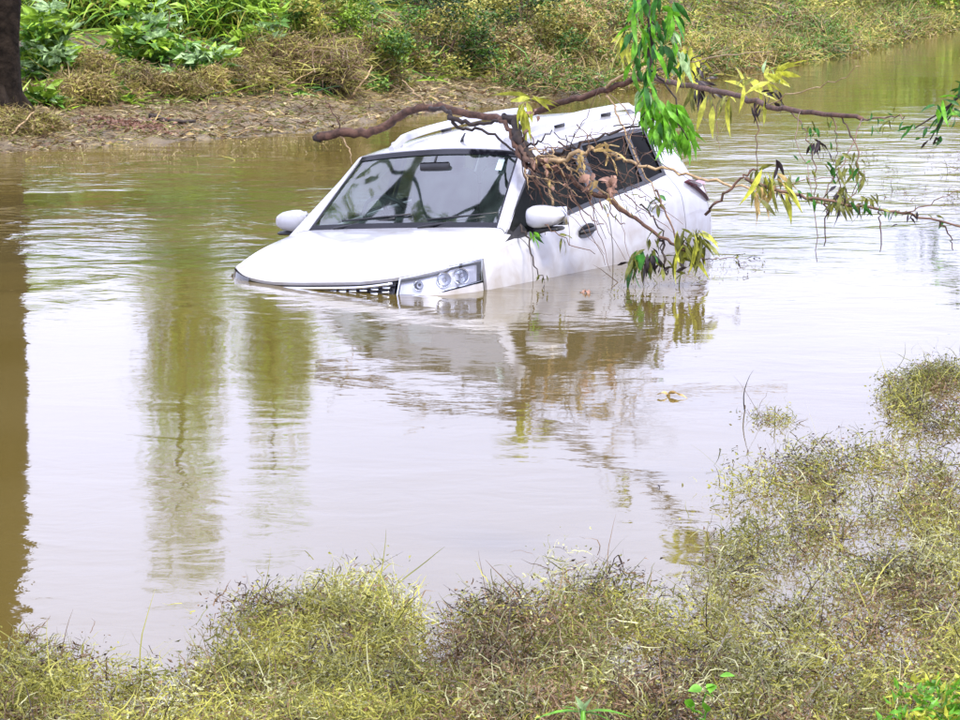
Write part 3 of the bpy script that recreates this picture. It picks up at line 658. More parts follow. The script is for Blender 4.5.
# --- 1 the limb across the roof
A1 = empty('fallen_limb', at(480, 118, 16.75)); tag(A1, 'long reddish brown broken limb lying across the car roof, yellow leaves at its right', 'branch')
stick(A1, 'limb', [(318, 137, 17.15), (345, 132, 17.1), (372, 131, 17.05), (396, 120, 17.0), (415, 109, 16.95), (440, 107, 16.9), (478, 116, 16.75), (520, 117, 16.5), (560, 103, 16.3), (600, 92, 16.1), (640, 79, 15.9), (668, 82, 15.34), (700, 88, 14.2), (735, 96, 13.0), (770, 105, 11.9), (815, 112, 11.09), (862, 119, 10.6)], .031, .009, M['bark'], wob=.007)
mb = MB(); mb.tube([at(313, 139, 17.15) - A1.location, at(320, 137, 17.15) - A1.location], [.020, .033], 9, jit=.3); mb.build('broken_end', M['barkd'], A1)
for pts, r0, mk in [
    ([(428, 106, 16.93), (415, 92, 16.9), (402, 80, 16.9)], .007, 'barkt'), ([(342, 131, 17.1), (334, 115, 17.1), (325, 98, 17.1)], .006, 'bark'),
    ([(340, 136, 17.1), (350, 152, 17.0), (352, 166, 17.0)], .006, 'barkt'), ([(430, 108, 16.9), (446, 110, 16.7), (450, 117, 16.6), (460, 129, 16.55), (480, 129, 16.45), (503, 141, 16.3), (520, 157, 16.15)], .014, 'barkd'),
    ([(449, 118, 16.6), (470, 124, 16.5), (492, 122, 16.4), (508, 118, 16.3)], .016, 'barkd'), ([(640, 79, 15.9), (655, 72, 15.8), (690, 60, 14.56), (705, 52, 14.03)], .006, 'barkd'),
    ([(700, 88, 14.2), (698, 70, 14.27), (712, 55, 13.79)], .005, 'barkd'), ([(600, 91, 16.1), (620, 77, 16.0), (650, 66, 16.0)], .012, 'barkt'),
    ([(688, 62, 14.63), (730, 55, 13.17), (770, 52, 11.9)], .004, 'barkt'), ([(757, 103, 12.31), (757, 130, 12.31), (757, 172, 12.31)], .004, 'twig'),
    ([(790, 108, 11.54), (806, 130, 11.25), (813, 160, 11.13), (815, 205, 11.09), (817, 262, 11.05)], .0035, 'twig'), ([(712, 92, 13.79), (716, 120, 13.65), (720, 150, 13.51)], .003, 'twig'),
    ([(842, 117, 10.79), (853, 140, 10.69), (858, 170, 10.64), (852, 195, 10.7)], .0035, 'twig'), ([(830, 116, 10.91), (838, 140, 10.83), (833, 165, 10.88)], .003, 'twig'),
    ([(767, 105, 11.99), (800, 92, 11.36), (835, 80, 10.86), (860, 66, 10.62)], .003, 'barkt'), ([(862, 119, 10.6), (890, 118, 10.34), (905, 116, 10.2)], .004, 'twig'),
    ([(545, 110, 16.4), (535, 100, 16.4), (525, 96, 16.35)], .006, 'bark'), ([(605, 92, 16.1), (612, 103, 16.0), (620, 122, 15.9), (634, 152, 15.85), (655, 193, 15.8), (672, 226, 15.7)], .007, 'barkt'),
    ([(605, 90, 16.1), (632, 120, 16.0), (624, 163, 15.9)], .004, 'barkt'), ([(640, 105, 16.0), (628, 135, 15.95), (622, 160, 15.9)], .004, 'twig')]:
    stick(A1, 'twig', pts, r0, r0 * .45, M[mk])
S = 1.0
cluster(A1, 523, 104, 16.2, 8, ['yellow'], (.1, 1), .35, 1.15, 4); cluster(A1, 528, 100, 16.2, 3, ['yellow'], (-1, -.05), .3, 1.00, 4); cluster(A1, 534, 98, 16.2, 4, ['yellow'], (.8, -.1), .7, 0.90, 4)
cluster(A1, 630, 45, 15.9, 8, ['yellow', 'olive'], (-.3, 1), .6, 0.90, 6)
cluster(A1, 690, 52, 14.56, 16, ['yellow'], (.25, 1), .4, 1.03, 8); cluster(A1, 700, 84, 14.2, 13, ['darkleaf'], (.7, -.1), 1.2, 0.91, 7); cluster(A1, 697, 92, 14.31, 6, ['olive'], (0, 1), .4, 0.83, 7)
cluster(A1, 772, 78, 11.85, 24, ['yellow', 'yellow', 'pale'], (.5, -.2), 1.1, 0.80, 9); cluster(A1, 752, 82, 12.47, 11, ['yellow', 'olive'], (-.4, .3), 1.2, 0.72, 9)
cluster(A1, 770, 96, 11.9, 10, ['darkleaf', 'darkleaf', 'yellow'], (.6, .2), .9, 0.62, 9); cluster(A1, 757, 106, 12.31, 6, ['darkleaf'], (-.1, 1), .4, 0.6, 6)
cluster(A1, 718, 101, 13.58, 14, ['yellow', 'olive', 'yellow'], (.1, 1), .45, 0.91, 13); cluster(A1, 816, 142, 11.07, 8, ['darkleaf'], (.1, 1), .6, 0.64, 4); cluster(A1, 777, 160, 11.77, 3, ['darkleaf'], (.4, 1), .2, 0.75, 2)
cluster(A1, 822, 125, 10.98, 8, ['green', 'olive'], (.2, .8), 1, 0.32, 14); cluster(A1, 856, 168, 10.66, 11, ['olive', 'green'], (.1, 1), .6, 0.61, 9); cluster(A1, 885, 118, 10.39, 13, ['green', 'olive'], (0, .7), 1.2, 0.30, 16)
# --- 2 the tangle that hangs over the side windows
A2 = empty('broken_branch', at(530, 165, 16.0)); tag(A2, 'dead brown forked branch hanging from the roof edge over the side windows into the water', 'branch')
for pts, r0, r1, mk in [
    ([(505, 116, 16.35), (514, 122, 16.25), (518, 138, 16.1), (528, 152, 16.0), (540, 166, 15.95)], .026, .03, 'barkd'), ([(500, 118, 16.3), (512, 135, 16.15), (522, 158, 16.0), (534, 170, 15.95)], .014, .02, 'bark'),
    ([(528, 130, 16.05), (522, 150, 16.0), (535, 168, 15.9)], .010, .018, 'twig'),
    ([(536, 160, 15.95), (552, 168, 15.9), (575, 182, 15.85), (600, 197, 15.8), (630, 215, 15.7), (655, 232, 15.6), (680, 248, 15.5), (700, 262, 15.5)], .017, .007, 'bark'),
    ([(538, 158, 15.95), (558, 160, 15.9), (585, 176, 15.85), (606, 194, 15.8), (640, 222, 15.7)], .009, .006, 'barkt'),
    ([(528, 166, 15.95), (548, 158, 15.95), (570, 149, 15.9), (600, 138, 15.9), (628, 128, 15.95), (650, 127, 16.0)], .011, .006, 'barkd'),
    ([(527, 146, 16), (540, 140, 15.95), (552, 130, 15.95)], .008, .004, 'barkd'),
    ([(544, 160, 15.9), (562, 159, 15.85), (580, 153, 15.8), (592, 148, 15.8), (608, 153, 15.8), (625, 160, 15.8), (655, 168, 15.75), (700, 178, 15.6), (740, 186, 15.4), (790, 196, 15.2)], .014, .006, 'barkt'),
    ([(545, 172, 15.9), (549, 185, 15.9), (553, 205, 15.85)], .013, .008, 'barkt'), ([(525, 170, 15.9), (528, 185, 15.9), (533, 200, 15.85)], .006, .003, 'twig'),
    ([(560, 172, 15.9), (575, 200, 15.8), (590, 218, 15.8), (604, 224, 15.75)], .005, .003, 'twig'), ([(655, 190, 15.75), (664, 205, 15.7), (672, 230, 15.6), (690, 250, 15.5)], .007, .004, 'twig'),
    ([(640, 205, 15.7), (652, 215, 15.65), (662, 238, 15.6), (664, 262, 15.5)], .006, .004, 'barkd'), ([(658, 235, 15.6), (664, 250, 15.55), (667, 275, 15.5)], .008, .005, 'barkd'),
    ([(520, 225, 15.7), (528, 240, 15.65), (533, 262, 15.6), (544, 280, 15.55)], .007, .003, 'barkd'), ([(545, 225, 15.75), (565, 240, 15.7), (595, 254, 15.65)], .004, .002, 'twig'),
    ([(610, 196, 15.8), (612, 215, 15.75), (625, 224, 15.7)], .004, .003, 'twig'), ([(700, 255, 15.5), (715, 258, 15.5), (740, 262, 15.5)], .004, .002, 'twig')]:
    stick(A2, 'twig' if r0 < .02 else 'limb', pts, r0, r1, M[mk], jit=.14, wob=.009)
for k in range(46):
    x0, y0 = random.uniform(525, 640), random.uniform(120, 200); a = random.choice([random.gauss(.55, .35), random.gauss(-.5, .4), random.gauss(1.4, .3)]); ln = random.uniform(30, 95)
    x1, y1 = x0 + ln * math.cos(a), y0 + ln * math.sin(a); D0 = 16.0 - (x0 - 525) * .003 - max(0, y0 - 150) * .003
    stick(A2, 'twig', [(x0, y0, D0), (x0 * .6 + x1 * .4 + random.uniform(-4, 4), y0 * .6 + y1 * .4 + random.uniform(-4, 4), D0 - .05), (x1, y1, D0 - random.uniform(.05, .3))], random.uniform(.002, .0045), .0013, M[random.choice(['twig', 'barkd', 'twig', 'bark'])])
for k in range(26):
    x0, y0 = random.uniform(520, 560), random.uniform(140, 180); a = random.uniform(-.5, 1.6); ln = random.uniform(20, 65)
    x1, y1 = x0 + ln * math.cos(a), y0 + ln * math.sin(a); D0 = random.uniform(15.8, 16)
    stick(A2, 'twig', [(x0, y0, D0), ((x0 + x1) / 2 + random.uniform(-5, 5), (y0 + y1) / 2 + random.uniform(-5, 5), D0 - .03), (x1, y1, D0 - random.uniform(0, .1))], random.uniform(.003, .007), .002, M[random.choice(['twig', 'barkd', 'barkt', 'bark'])])
cluster(A2, 600, 147, 15.75, 5, ['deadleaf'], (.9, .5), .6, 1.0, 8); cluster(A2, 582, 152, 15.75, 4, ['deadleaf'], (0, 1), .5, .9, 5); cluster(A2, 540, 162, 15.85, 6, ['deadleaf', 'pinkleaf'], (.2, 1), 1, .6, 7)
cluster(A2, 590, 176, 15.75, 5, ['pinkleaf', 'deadleaf'], (.3, 1), .8, 1.1, 9); cluster(A2, 610, 184, 15.75, 9, ['pinkleaf'], (-.2, .8), 1.4, .8, 8); cluster(A2, 536, 112, 16.1, 3, ['pinkleaf'], (0, 1), 1, .5, 5)
cluster(A2, 560, 172, 15.8, 7, ['deadleaf', 'pinkleaf', 'darkleaf'], (.3, 1), 1.3, .5, 18); cluster(A2, 620, 200, 15.7, 12, ['olive', 'darkleaf', 'deadleaf'], (.3, 1), 1.2, .5, 18); cluster(A2, 672, 268, 15.5, 16, ['darkleaf', 'olive'], (0, .8), 1.2, .7, 16)
cluster(A2, 528, 236, 15.65, 7, ['green', 'lime', 'olive'], (0, 1), .9, .6, 7); cluster(A2, 562, 240, 15.7, 5, ['olive'], (.2, 1), .7, .6, 9)
cluster(A2, 654, 200, 15.7, 9, ['olive', 'green'], (-.2, .7), 1.1, .7, 8); cluster(A2, 692, 240, 15.5, 46, ['yellow', 'olive', 'olive'], (.2, 1), .75, 1.15, 15); cluster(A2, 642, 256, 15.5, 44, ['olive', 'green', 'olive', 'darkleaf'], (-.1, 1), .7, 1.0, 12)
cluster(A2, 655, 236, 15.55, 6, ['olive'], (-.2, 1), .7, .7, 9); cluster(A2, 737, 258, 15.5, 6, ['darkleaf', 'olive'], (0, .4), 1.5, .5, 5); cluster(A2, 543, 278, 15.5, 5, ['darkleaf', 'olive'], (0, .5), 1.2, .45, 4)
# --- 3 the twig reaching to the right edge, low over the water
A3 = empty('trailing_branch', at(760, 190, 9.4)); tag(A3, 'thin leafy twig trailing low over the water right of the car, drooping olive leaves', 'branch')
for pts, r0, r1, mk in [
    ([(705, 215, 9.4), (720, 198, 9.4), (738, 182, 9.4), (748, 172, 9.4), (758, 170, 9.4)], .009, .006, 'bark'), ([(745, 178, 9.4), (775, 190, 9.4), (800, 196, 9.4), (840, 204, 9.4), (880, 209, 9.4), (920, 217, 9.4), (985, 232, 9.4)], .011, .006, 'twig'),
    ([(825, 202, 9.4), (826, 215, 9.4), (824, 246, 9.4)], .006, .003, 'bark'), ([(880, 209, 9.4), (881, 228, 9.4), (880, 252, 9.4)], .005, .003, 'bark'), ([(800, 196, 9.4), (832, 205, 9.4), (838, 180, 9.4), (835, 160, 9.4)], .004, .003, 'twig'),
    ([(840, 204, 9.4), (858, 190, 9.4), (864, 170, 9.4)], .004, .002, 'twig'), ([(770, 188, 9.4), (800, 182, 9.4), (840, 178, 9.4)], .003, .002, 'twig'), ([(862, 119, 10.2), (850, 150, 9.8), (835, 175, 9.5), (822, 200, 9.4)], .004, .003, 'twig'), ([(800, 112, 10.9), (795, 140, 10), (806, 165, 9.6), (812, 198, 9.4)], .003, .002, 'twig'), ([(940, 222, 9.4), (950, 235, 9.4), (953, 250, 9.4)], .005, .003, 'bark'), ([(900, 213, 9.4), (930, 205, 9.4), (960, 190, 9.4)], .004, .002, 'twig')]:
    stick(A3, 'twig', pts, r0 * .62, r1 * .62, M[mk], wob=.004)
cluster(A3, 770, 184, 9.4, 40, ['olive', 'yellow', 'olive', 'deadleaf'], (.15, 1), .6, 0.62, 20); cluster(A3, 838, 195, 9.4, 34, ['olive', 'olive', 'darkleaf'], (.1, .8), .8, 0.53, 12); cluster(A3, 838, 160, 9.4, 6, ['olive', 'green'], (.1, 1), .7, 0.50, 9)
cluster(A3, 868, 200, 9.4, 18, ['olive'], (.2, 1), .7, 0.43, 10); cluster(A3, 905, 218, 9.4, 5, ['olive', 'darkleaf'], (0, 1), .8, 0.31, 18)
for k in range(46):
    px_ = random.uniform(775, 950); cluster(A3, px_, 188 + (px_ - 775) * .19, 9.4, 1, ['olive', 'green', 'darkleaf'], (random.uniform(-.6, .6), 1), .7, .34, 5)
for k in range(34):
    px_ = random.uniform(790, 862); py_ = random.uniform(118, 185); cluster(A3, px_, py_, 9.6, 1, ['olive', 'green'], (random.uniform(-.6, .6), 1), .7, .3, 3)
# --- 4 the bright green bough that hangs into the picture from above
A4 = empty('hanging_bough', at(655, -80, 8)); tag(A4, 'bright green leafy bough hanging straight down in front of the rear of the car roof', 'branch')
stick(A4, 'stem', [(640, -640, 8), (655, -200, 8), (650, -60, 8), (652, 0, 8), (650, 50, 8), (648, 90, 8), (655, 125, 8), (662, 150, 8)], .009, .003, M['barkd'])
for pts in ([(650, 20, 8), (672, 40, 8), (686, 70, 7.95)], [(650, -10, 8), (630, 20, 8), (622, 45, 8)], [(650, 70, 8), (672, 95, 7.95), (688, 140, 7.95)], [(652, 90, 8), (645, 110, 8), (642, 140, 8)]):
    stick(A4, 'twig', pts, .0035, .002, M['barkd'])
for (px, py, n_, ks, d_, rd) in ((645, 4, 9, ['green', 'lime'], (-.2, 1), 14), (665, 12, 8, ['green', 'lime'], (.4, .8), 13), (640, 30, 9, ['green', 'lime', 'green'], (-.2, 1), 12), (660, 38, 10, ['green', 'lime', 'pale'], (.3, 1), 13),
                                 (626, 34, 5, ['yellow'], (-.2, 1), 4), (645, 60, 9, ['green', 'lime'], (-.1, 1), 11), (678, 58, 7, ['green', 'pale'], (.4, 1), 8), (648, 92, 8, ['green', 'lime', 'pale'], (0, 1), 9),
                                 (655, 108, 12, ['lime'], (0, 1), 12), (672, 112, 12, ['lime'], (.35, 1), 10), (662, 130, 12, ['lime', 'lime', 'green'], (.1, 1), 9), (682, 132, 5, ['lime'], (.3, 1), 5)):
    cluster(A4, px, py, 8, int(n_ * 2.2), ks, d_, .5, .52, rd * 1.15)
# --- 5 leafy spray at the right edge
A5 = empty('leafy_spray', at(970, 100, 21.5)); tag(A5, 'dark green leafy spray poking in from the right edge above the water', 'branch')
for pts in ([(1080, 20, 21.5), (1010, 60, 21.5), (960, 95, 21.5), (930, 140, 21.5)], [(985, 75, 21.5), (950, 105, 21.5), (915, 128, 21.5)]): stick(A5, 'twig', pts, .014, .005, M['barkd'])
cluster(A5, 948, 108, 21.5, 16, ['green', 'green', 'lime'], (-.7, .5), .8, 1.05, 13); cluster(A5, 935, 135, 21.5, 9, ['green', 'darkleaf'], (-.5, .7), .7, .9, 10); cluster(A5, 915, 130, 21.5, 6, ['green'], (-.7, .3), .8, .7, 12); cluster(A5, 968, 90, 21.5, 14, ['green'], (-.6, .5), .9, 1.2, 14)

# --- the tree on the right, out of the picture, whose limbs reach over the river
A6 = empty('overhanging_tree', (6.2, 13.5, -.6)); tag(A6, 'tall leafy tree out of frame to the right, its limbs reaching over the car', 'tree')
mb = MB(); mb.tube(spline([(0, 0, -.3), (.1, .1, 2.5), (-.2, .3, 5.2), (-.5, .5, 8.5)], 5), [.34 - .012 * i for i in range(16)], 14, jit=.05); mb.build('trunk', M['trunk'], A6)
for P_, r_ in (([(-.2, .3, 5.2), (-2, .8, 6.9), (-4.2, 1.6, 7.5), (-6.6, 2.6, 7.9)], .15), ([(-.3, .3, 6), (-2.2, -.4, 7.6), (-4.6, -.8, 8.2), (-6.4, -.2, 8.4)], .13), ([(-4.2, 1.6, 7.5), (-4.5, 2.6, 7.9), (-5.2, 3.9, 8.3)], .07), ([(-.2, .3, 5.2), (-2, -2, 5.6), (-4.2, -4.2, 5.2), (-5.72, -5.5, 4.35)], .06)):
    q_ = spline(P_, 4); mb = MB(); mb.tube(q_, [r_ * (1 - .75 * i / len(q_)) for i in range(len(q_))], 8, jit=.08); mb.build('limb', M['barkd'], A6)
CF = [foliage('tree', (1.1, .8, .6), 2600) for _ in range(2)]
for i_, (x, y, z, k_) in enumerate([(-6.3, 2.6, 7.6, 1), (-5.0, 3.9, 8, .9), (-6.0, -.4, 8.2, 1), (-4.4, 1.5, 7.4, .7), (-4.3, -.8, 8, 1), (-2, .6, 7, 1.2), (-.5, .6, 8.6, 1.6), (-7.0, 1.2, 8.6, .7), (1, -1, 7.5, 1.6), (.8, 1.4, 7.3, 1.5)]):
    o = link('foliage', CF[i_ % 2], A6); o.location = (x, y, z); o.scale = (k_,) * 3; o.rotation_euler = (0, 0, i_ * 1.7)

# ================================================================== FAR BANK
# leaning dark trunk at the left edge
tb = ground(-12, 136); T1 = empty('dark_tree', (tb.x, tb.y, 0)); tag(T1, 'thick dark tree trunk at the left edge of the bank', 'tree')
mb = MB(); pts = []; rad = []
for i in range(24):
    q = i / 23; z = -.3 + 9.5 * q; pts.append(Vector((.05 * math.sin(q * 7) + .10 * q, .04 * math.cos(q * 5), z))); rad.append((.30 + .30 * math.exp(-(z + .3) * 3.2) - .10 * q) * (1 + .03 * math.sin(i * 1.9)))
mb.tube(pts, rad, 18, jit=.05)
for a in (0.3, 1.5, 2.6, 4.0, 5.2):
    d = Vector((math.cos(a), math.sin(a), 0)); mb.tube([Vector((0, 0, .5)) + d * .15, Vector((0, 0, .16)) + d * .42, Vector((0, 0, -.1)) + d * .85], [.16, .11, .05], 8, jit=.12)
mb.build('trunk', M['trunk'], T1)
mb = MB()
for k in range(9):
    a = k * 2.4; z = 5.5 + k * .42; d = Vector((math.cos(a), math.sin(a), .5)); mb.tube(spline([Vector((0.1, 0, z)), Vector((0.1, 0, z)) + d * .9 + Vector((0, 0, .1)), Vector((.1, 0, z)) + d * 2.0], 3), [.09, .08, .07, .055, .04, .03, .015], 6, jit=.1)
mb.build('limbs', M['trunk'], T1)
tb_ = Vector((tb.x, tb.y, 0))
for P_, r_ in (([(-4.8, 27.4, 5.6), (-4.1, 24.5, 6.7), (-3.7, 21.5, 7.0), (-3.8, 18.4, 6.9)], .12), ([(-3.78, 19.2, 6.93), (-4.2, 19.02, 6.85), (-4.9, 19.0, 6.8), (-5.7, 19.05, 6.7)], .075), ([(-4.1, 19.05, 6.85), (-4.5, 19.3, 6.8), (-4.9, 19.5, 6.7)], .02), ([(-3.9, 24, 6.8), (-5.2, 22.5, 7.3), (-6, 21, 7.5)], .06)):  # unseen limbs, added to mirror as dark bands in the windscreen
    q_ = [Vector(v) - tb_ for v in spline(P_, 4)]; mb = MB(); mb.tube(q_, [r_ * (1 - .5 * i / len(q_)) for i in range(len(q_))], 8, jit=.1); mb.build('limb', M['trunk'], T1)
for i_, (x, y, z, k_) in enumerate([(-4.72, 19.33, 6.75, .15), (-4.55, 19.22, 6.8, .10), (-4.95, 19.12, 6.75, .16), (-3.75, 20.6, 7.0, .5), (-5.6, 18.9, 6.8, .35), (-3.8, 18.2, 7.0, .3), (-6, 21, 7.6, .7), (-4.2, 23, 7.2, .6), (-4.62, 18.62, 6.8, .12)]):  # unseen leaf clumps, added to darken patches of the windscreen reflection
    o = link('foliage', CF[i_ % 2], T1); o.location = (x - tb.x, y - tb.y, z); o.scale = (k_,) * 3; o.rotation_euler = (0, 0, i_ * 1.3)
cf = link('crown', foliage('tree', (2.6, 2.6, 2.2), 9000), T1); cf.location = (0, 0, 7.0)

# shared shrub meshes (two of each kind)
FOL = {}
def fol(kind, size, n_):
    if kind == 'broad': n_ = int(n_ * 1.8)
    if kind == 'blade': n_ = int(n_ * 1.5)
    k = (kind, size)
    if k not in FOL: FOL[k] = [(foliage(kind, size, n_), stems(size, 9, M['f_brown'] if kind in ('brush', 'mat', 'olive') else M['twig'])) for _ in range(2)]
    return random.choice(FOL[k])
def shrub(name, px, D, kind, size, n_, label, cat, group=None, sc_=1.0, dz=0.0, nostem=False):
    x = (px - 480) / F_PX * D * 1.0; z = float(terrain(x, D)); z = max(z, -.05)
    o = empty(name, (x, D, z + dz), (0, 0, random.uniform(0, 6.28))); o.scale = (sc_,) * 3; tag(o, label, cat, group)
    f_, s_ = fol(kind, size, n_); link('foliage', f_, o)
    if not nostem: link('stem', s_, o)
    return o
G1 = 'shrubs along the far bank'
sh = [
 # px, D, kind, size, n, scale, name, label
 (52, 29.6, 'broad', (.34, .34, 1.15), 420, 1, 'leafy_plant', 'upright bright green broad-leaved plant just right of the dark trunk'),
 (48, 28.2, 'broad', (.26, .2, .35), 120, .9, 'leafy_plant', 'low clump of pale broad leaves at the foot of the dark trunk'),
 (112, 29.0, 'broad', (.22, .2, .42), 72, .8, 'leafy_plant', 'small pale green seedling standing in the dry grass between trunk and leafy plants'),
 (150, 30.8, 'broad', (.6, .4, .85), 380, 1, 'leafy_plant', 'spreading plant with big whitish wet leaves on the bank left of the brown thicket'),
 (205, 30.4, 'broad', (.5, .35, .62), 300, 1, 'leafy_plant', 'low plant with pale arrow-shaped leaves over a dark hollow in the bank'),
 (262, 31.6, 'broad', (.4, .35, .8), 260, 1, 'leafy_plant', 'plant with round pale leaves beside the grassy hump'),
 (90, 32.5, 'blade', (1.0, .7, 1.3), 1500, 1, 'reed_clump', 'deep green blade-leaved clump at the top left behind the upright plant'),
 (165, 32.8, 'blade', (1.1, .7, 1.5), 1700, 1, 'reed_clump', 'dense clump of drooping green blades above the whitish-leaved plant'),
 (235, 33.0, 'blade', (.9, .6, 1.5), 1700, 1, 'reed_clump', 'brightest yellow-green clump of long drooping blades on the bank'),
 (320, 33.6, 'blade', (1.0, .6, 1.35), 1500, 1, 'reed_clump', 'green blade-leaved clump above the brown thicket'),
 (352, 32.2, 'lush', (.8, .5, 1.1), 9000, 1, 'shrub', 'bright feathery shrub sloping down behind the left end of the fallen limb'),
 (312, 32.5, 'lush', (.6, .4, 1.05), 7000, 1, 'shrub', 'light green mound spilling over the top of the brown thicket'),
 (318, 31.4, 'brush', (.7, .4, .55), 3800, 1, 'shrub', 'dark tangled brown thicket hanging over a hollow left of the fallen limb'),
 (275, 31.4, 'brush', (.42, .35, .4), 3800, 1, 'shrub', 'small brown thicket beside the pale-leaved plants'),
 (440, 34.6, 'fine', (.9, .6, 1.2), 5200, 1, 'shrub', 'dark green leafy shrub behind the middle of the fallen limb'),
 (470, 35.6, 'olive', (1.0, .5, .75), 5200, 1, 'shrub', 'rounded dry olive shrub low on the bank above the windscreen'),
 (395, 34.0, 'olive', (.55, .4, .55), 5200, 1, 'shrub', 'small straw-coloured bush just above the curve of the fallen limb'),
 (520, 36.6, 'fine', (.9, .6, 1.35), 5200, 1, 'shrub', 'mid green shrub above the roof of the car'),
 (500, 39.5, 'fine', (1.3, .8, 1.6), 9000, 1, 'shrub', 'tall mid green shrub at the top edge above the windscreen'),
 (415, 38.0, 'fine', (1.2, .8, 1.5), 9000, 1, 'shrub', 'tall dark shrub at the top edge right of the feathery shrub'),
 (300, 36.5, 'blade', (1.3, .8, 1.7), 1900, 1, 'reed_clump', 'tall green blades at the top edge above the brown thicket'),
 (20, 33.5, 'blade', (1.0, .7, 1.4), 1500, 1, 'reed_clump', 'green blades showing behind the dark trunk'),
 (640, 40.5, 'olive', (1.3, .7, 1.3), 7000, 1, 'shrub', 'dry olive shrub behind the hanging green bough'),
 (580, 37.2, 'olive', (1.1, .6, 1.0), 5200, 1, 'shrub', 'pale olive shrub left of the hanging green bough'),
]
for (px, D, kind, size, n_, s_, nm, lb) in sh: shrub(nm, px, D, kind, size, n_, lb, 'plant' if nm == 'leafy_plant' else ('reeds' if nm == 'reed_clump' else 'shrub'), G1, s_, -.05)
# matted dry-grass heaps on the mud edge
hp = [(75, 28.6, (.55, .4, .42), 'straw-coloured grass heap between the dark trunk and the reddish litter'), (105, 29.4, (.6, .4, .62), 'tallest matted olive grass hump left of the whitish-leaved plant'), (190, 30.0, (.7, .4, .38), 'matted yellow-brown grass heap under the pale arrow leaves'),
      (245, 30.6, (.5, .4, .34), 'rounded tan grass heap at the right end of the leafy plants'), (20, 26.8, (.5, .3, .22), 'dry grass heap around the roots of the dark trunk'), (275, 33.0, (.8, .4, .55), 'grassy olive hump above the brown thicket')]
for (px, D, size, lb) in hp: shrub('grass_heap', px, D, 'mat', size, 5200, lb, 'grass heap', 'matted grass heaps on the far bank', 1, -.02, nostem=True)

# flood litter on the mud: stuff
def litter(name, label, n_, xr, tr, mats, ln=(.06, .3), wd=(.006, .016), zoff=.02, leaves=0):
    fb = FB(); x = rng.uniform(*xr, n_); y = shore(x) + rng.uniform(*tr, n_) ; z = np.maximum(terrain(x, y), 0.0) + zoff * rng.uniform(.2, 1.6, n_)
    P = np.stack([x, y, z], 1); rib(fb, P, rand_dirs(n_, -.05, .45), rng.uniform(*ln, n_), rng.uniform(*wd, n_), rng.integers(0, len(mats), n_), seg=3, grav=-.5)
    if leaves:
        k = rng.integers(0, n_, leaves); lvs(fb, P[k], rand_dirs(leaves, 0, .5), .09, .04, rng.integers(0, len(mats), leaves))
    o = link(name, fb.mesh(name, mats)); tag(o, label, 'litter', kind='stuff'); return o
litter('dry_grass', 'flattened dry grass and flood litter along the muddy far edge', 21000, (-6.2, 3.2), (-.2, 4.2), [M['f_dry'], M['w_olive'], M['mud'], M['f_brown'], M['w_brown'], M['w_olive'], M['f_brown'], M['f_dry'], M['f_straw']], ln=(.05, .22), wd=(.005, .014), leaves=1500)
litter('bank_grass', 'green and olive ground cover on the slope of the far bank', 32000, (-9, 16), (2.6, 13), [M['f_green'], M['f_olive'], M['f_bright'], M['f_bright'], M['f_dark']], ln=(.15, .5), wd=(.012, .03), leaves=6000)
fb = FB(); c_ = ground(128, 130, .08); P = np.array(c_) + rng.normal(0, 1, (500, 3)) * [.22, .22, .03]; P[:, 2] = np.maximum(terrain(P[:, 0], P[:, 1]), 0) + .03 + rng.uniform(0, .05, 500)
M['redlitter'] = leafm('reddish_litter', (.20, .10, .065), trans=.1); P = P[:330]; lvs(fb, P, rand_dirs(330, -.2, .6), .055, .028, 0)
tag(link('leaf_litter', fb.mesh('leaf_litter', [M['redlitter']])), 'patch of reddish dead leaves on the muddy edge near the trunk', 'litter', kind='stuff')
# sticks lying on the bank
for pts, r_, lb in [([(18, 150, 26.2), (60, 138, 26.6), (112, 118, 27.6)], .012, 'long thin stick slanting over the mud beside the dark trunk'), ([(262, 100, 30.4), (290, 84, 30.8), (318, 68, 31)], .014, 'thin pale stick leaning on the brown thicket'),
                    ([(352, 96, 31), (365, 80, 31), (372, 66, 31.3)], .014, 'short upright pale stick beyond the left part of the fallen limb'), ([(10, 135, 26.3), (26, 120, 26.5), (34, 112, 26.6)], .012, 'small stick across the roots of the dark trunk'),
                    ([(150, 116, 28), (175, 122, 27.8), (196, 121, 27.8)], .03, 'dark rotten log half sunk in the grass heap')]:
    o = empty('stick', at(*pts[0])); tag(o, lb, 'stick'); stick(o, 'wood', pts, r_, r_ * .5, M['barkd'] if r_ > .02 else M['barkt'])
# far scrub to the right reads as one mass
fb = FB(); n_ = 110000
c = np.stack([rng.uniform(.6, 15, 330), np.where(rng.random(330) < .45, rng.uniform(-.15, .7, 330), rng.uniform(.4, 9, 330)), np.zeros(330)], 1); c[:, 1] += shore(c[:, 0])
t_ = c[:, 1] - shore(c[:, 0]); hgt = np.clip(.35 + t_ * .22, .3, 1.5) * rng.uniform(.7, 1.2, 330); zc = np.maximum(terrain(c[:, 0], c[:, 1]), 0)
k = rng.integers(0, 330, n_); o = rand_dirs(n_, 0, 1) * (rng.uniform(.3, 1, n_) ** .5)[:, None]
P = np.stack([c[k, 0] + o[:, 0] * .75, c[k, 1] + o[:, 1] * .5, zc[k] + o[:, 2] * hgt[k]], 1)
hue = rng.choice(4, 330, p=[.42, .12, .30, .16])[k]; hue = np.where(rng.random(n_) < .35, rng.integers(0, 4, n_), hue)
half = n_ // 2; lvs(fb, P[:half], rand_dirs(half, -.4, .9), rng.uniform(.05, .11, half), rng.uniform(.02, .045, half), hue[:half]); rib(fb, P[half:], rand_dirs(n_ - half, -.3, 1), rng.uniform(.15, .5, n_ - half), rng.uniform(.006, .016, n_ - half), hue[half:], seg=3)
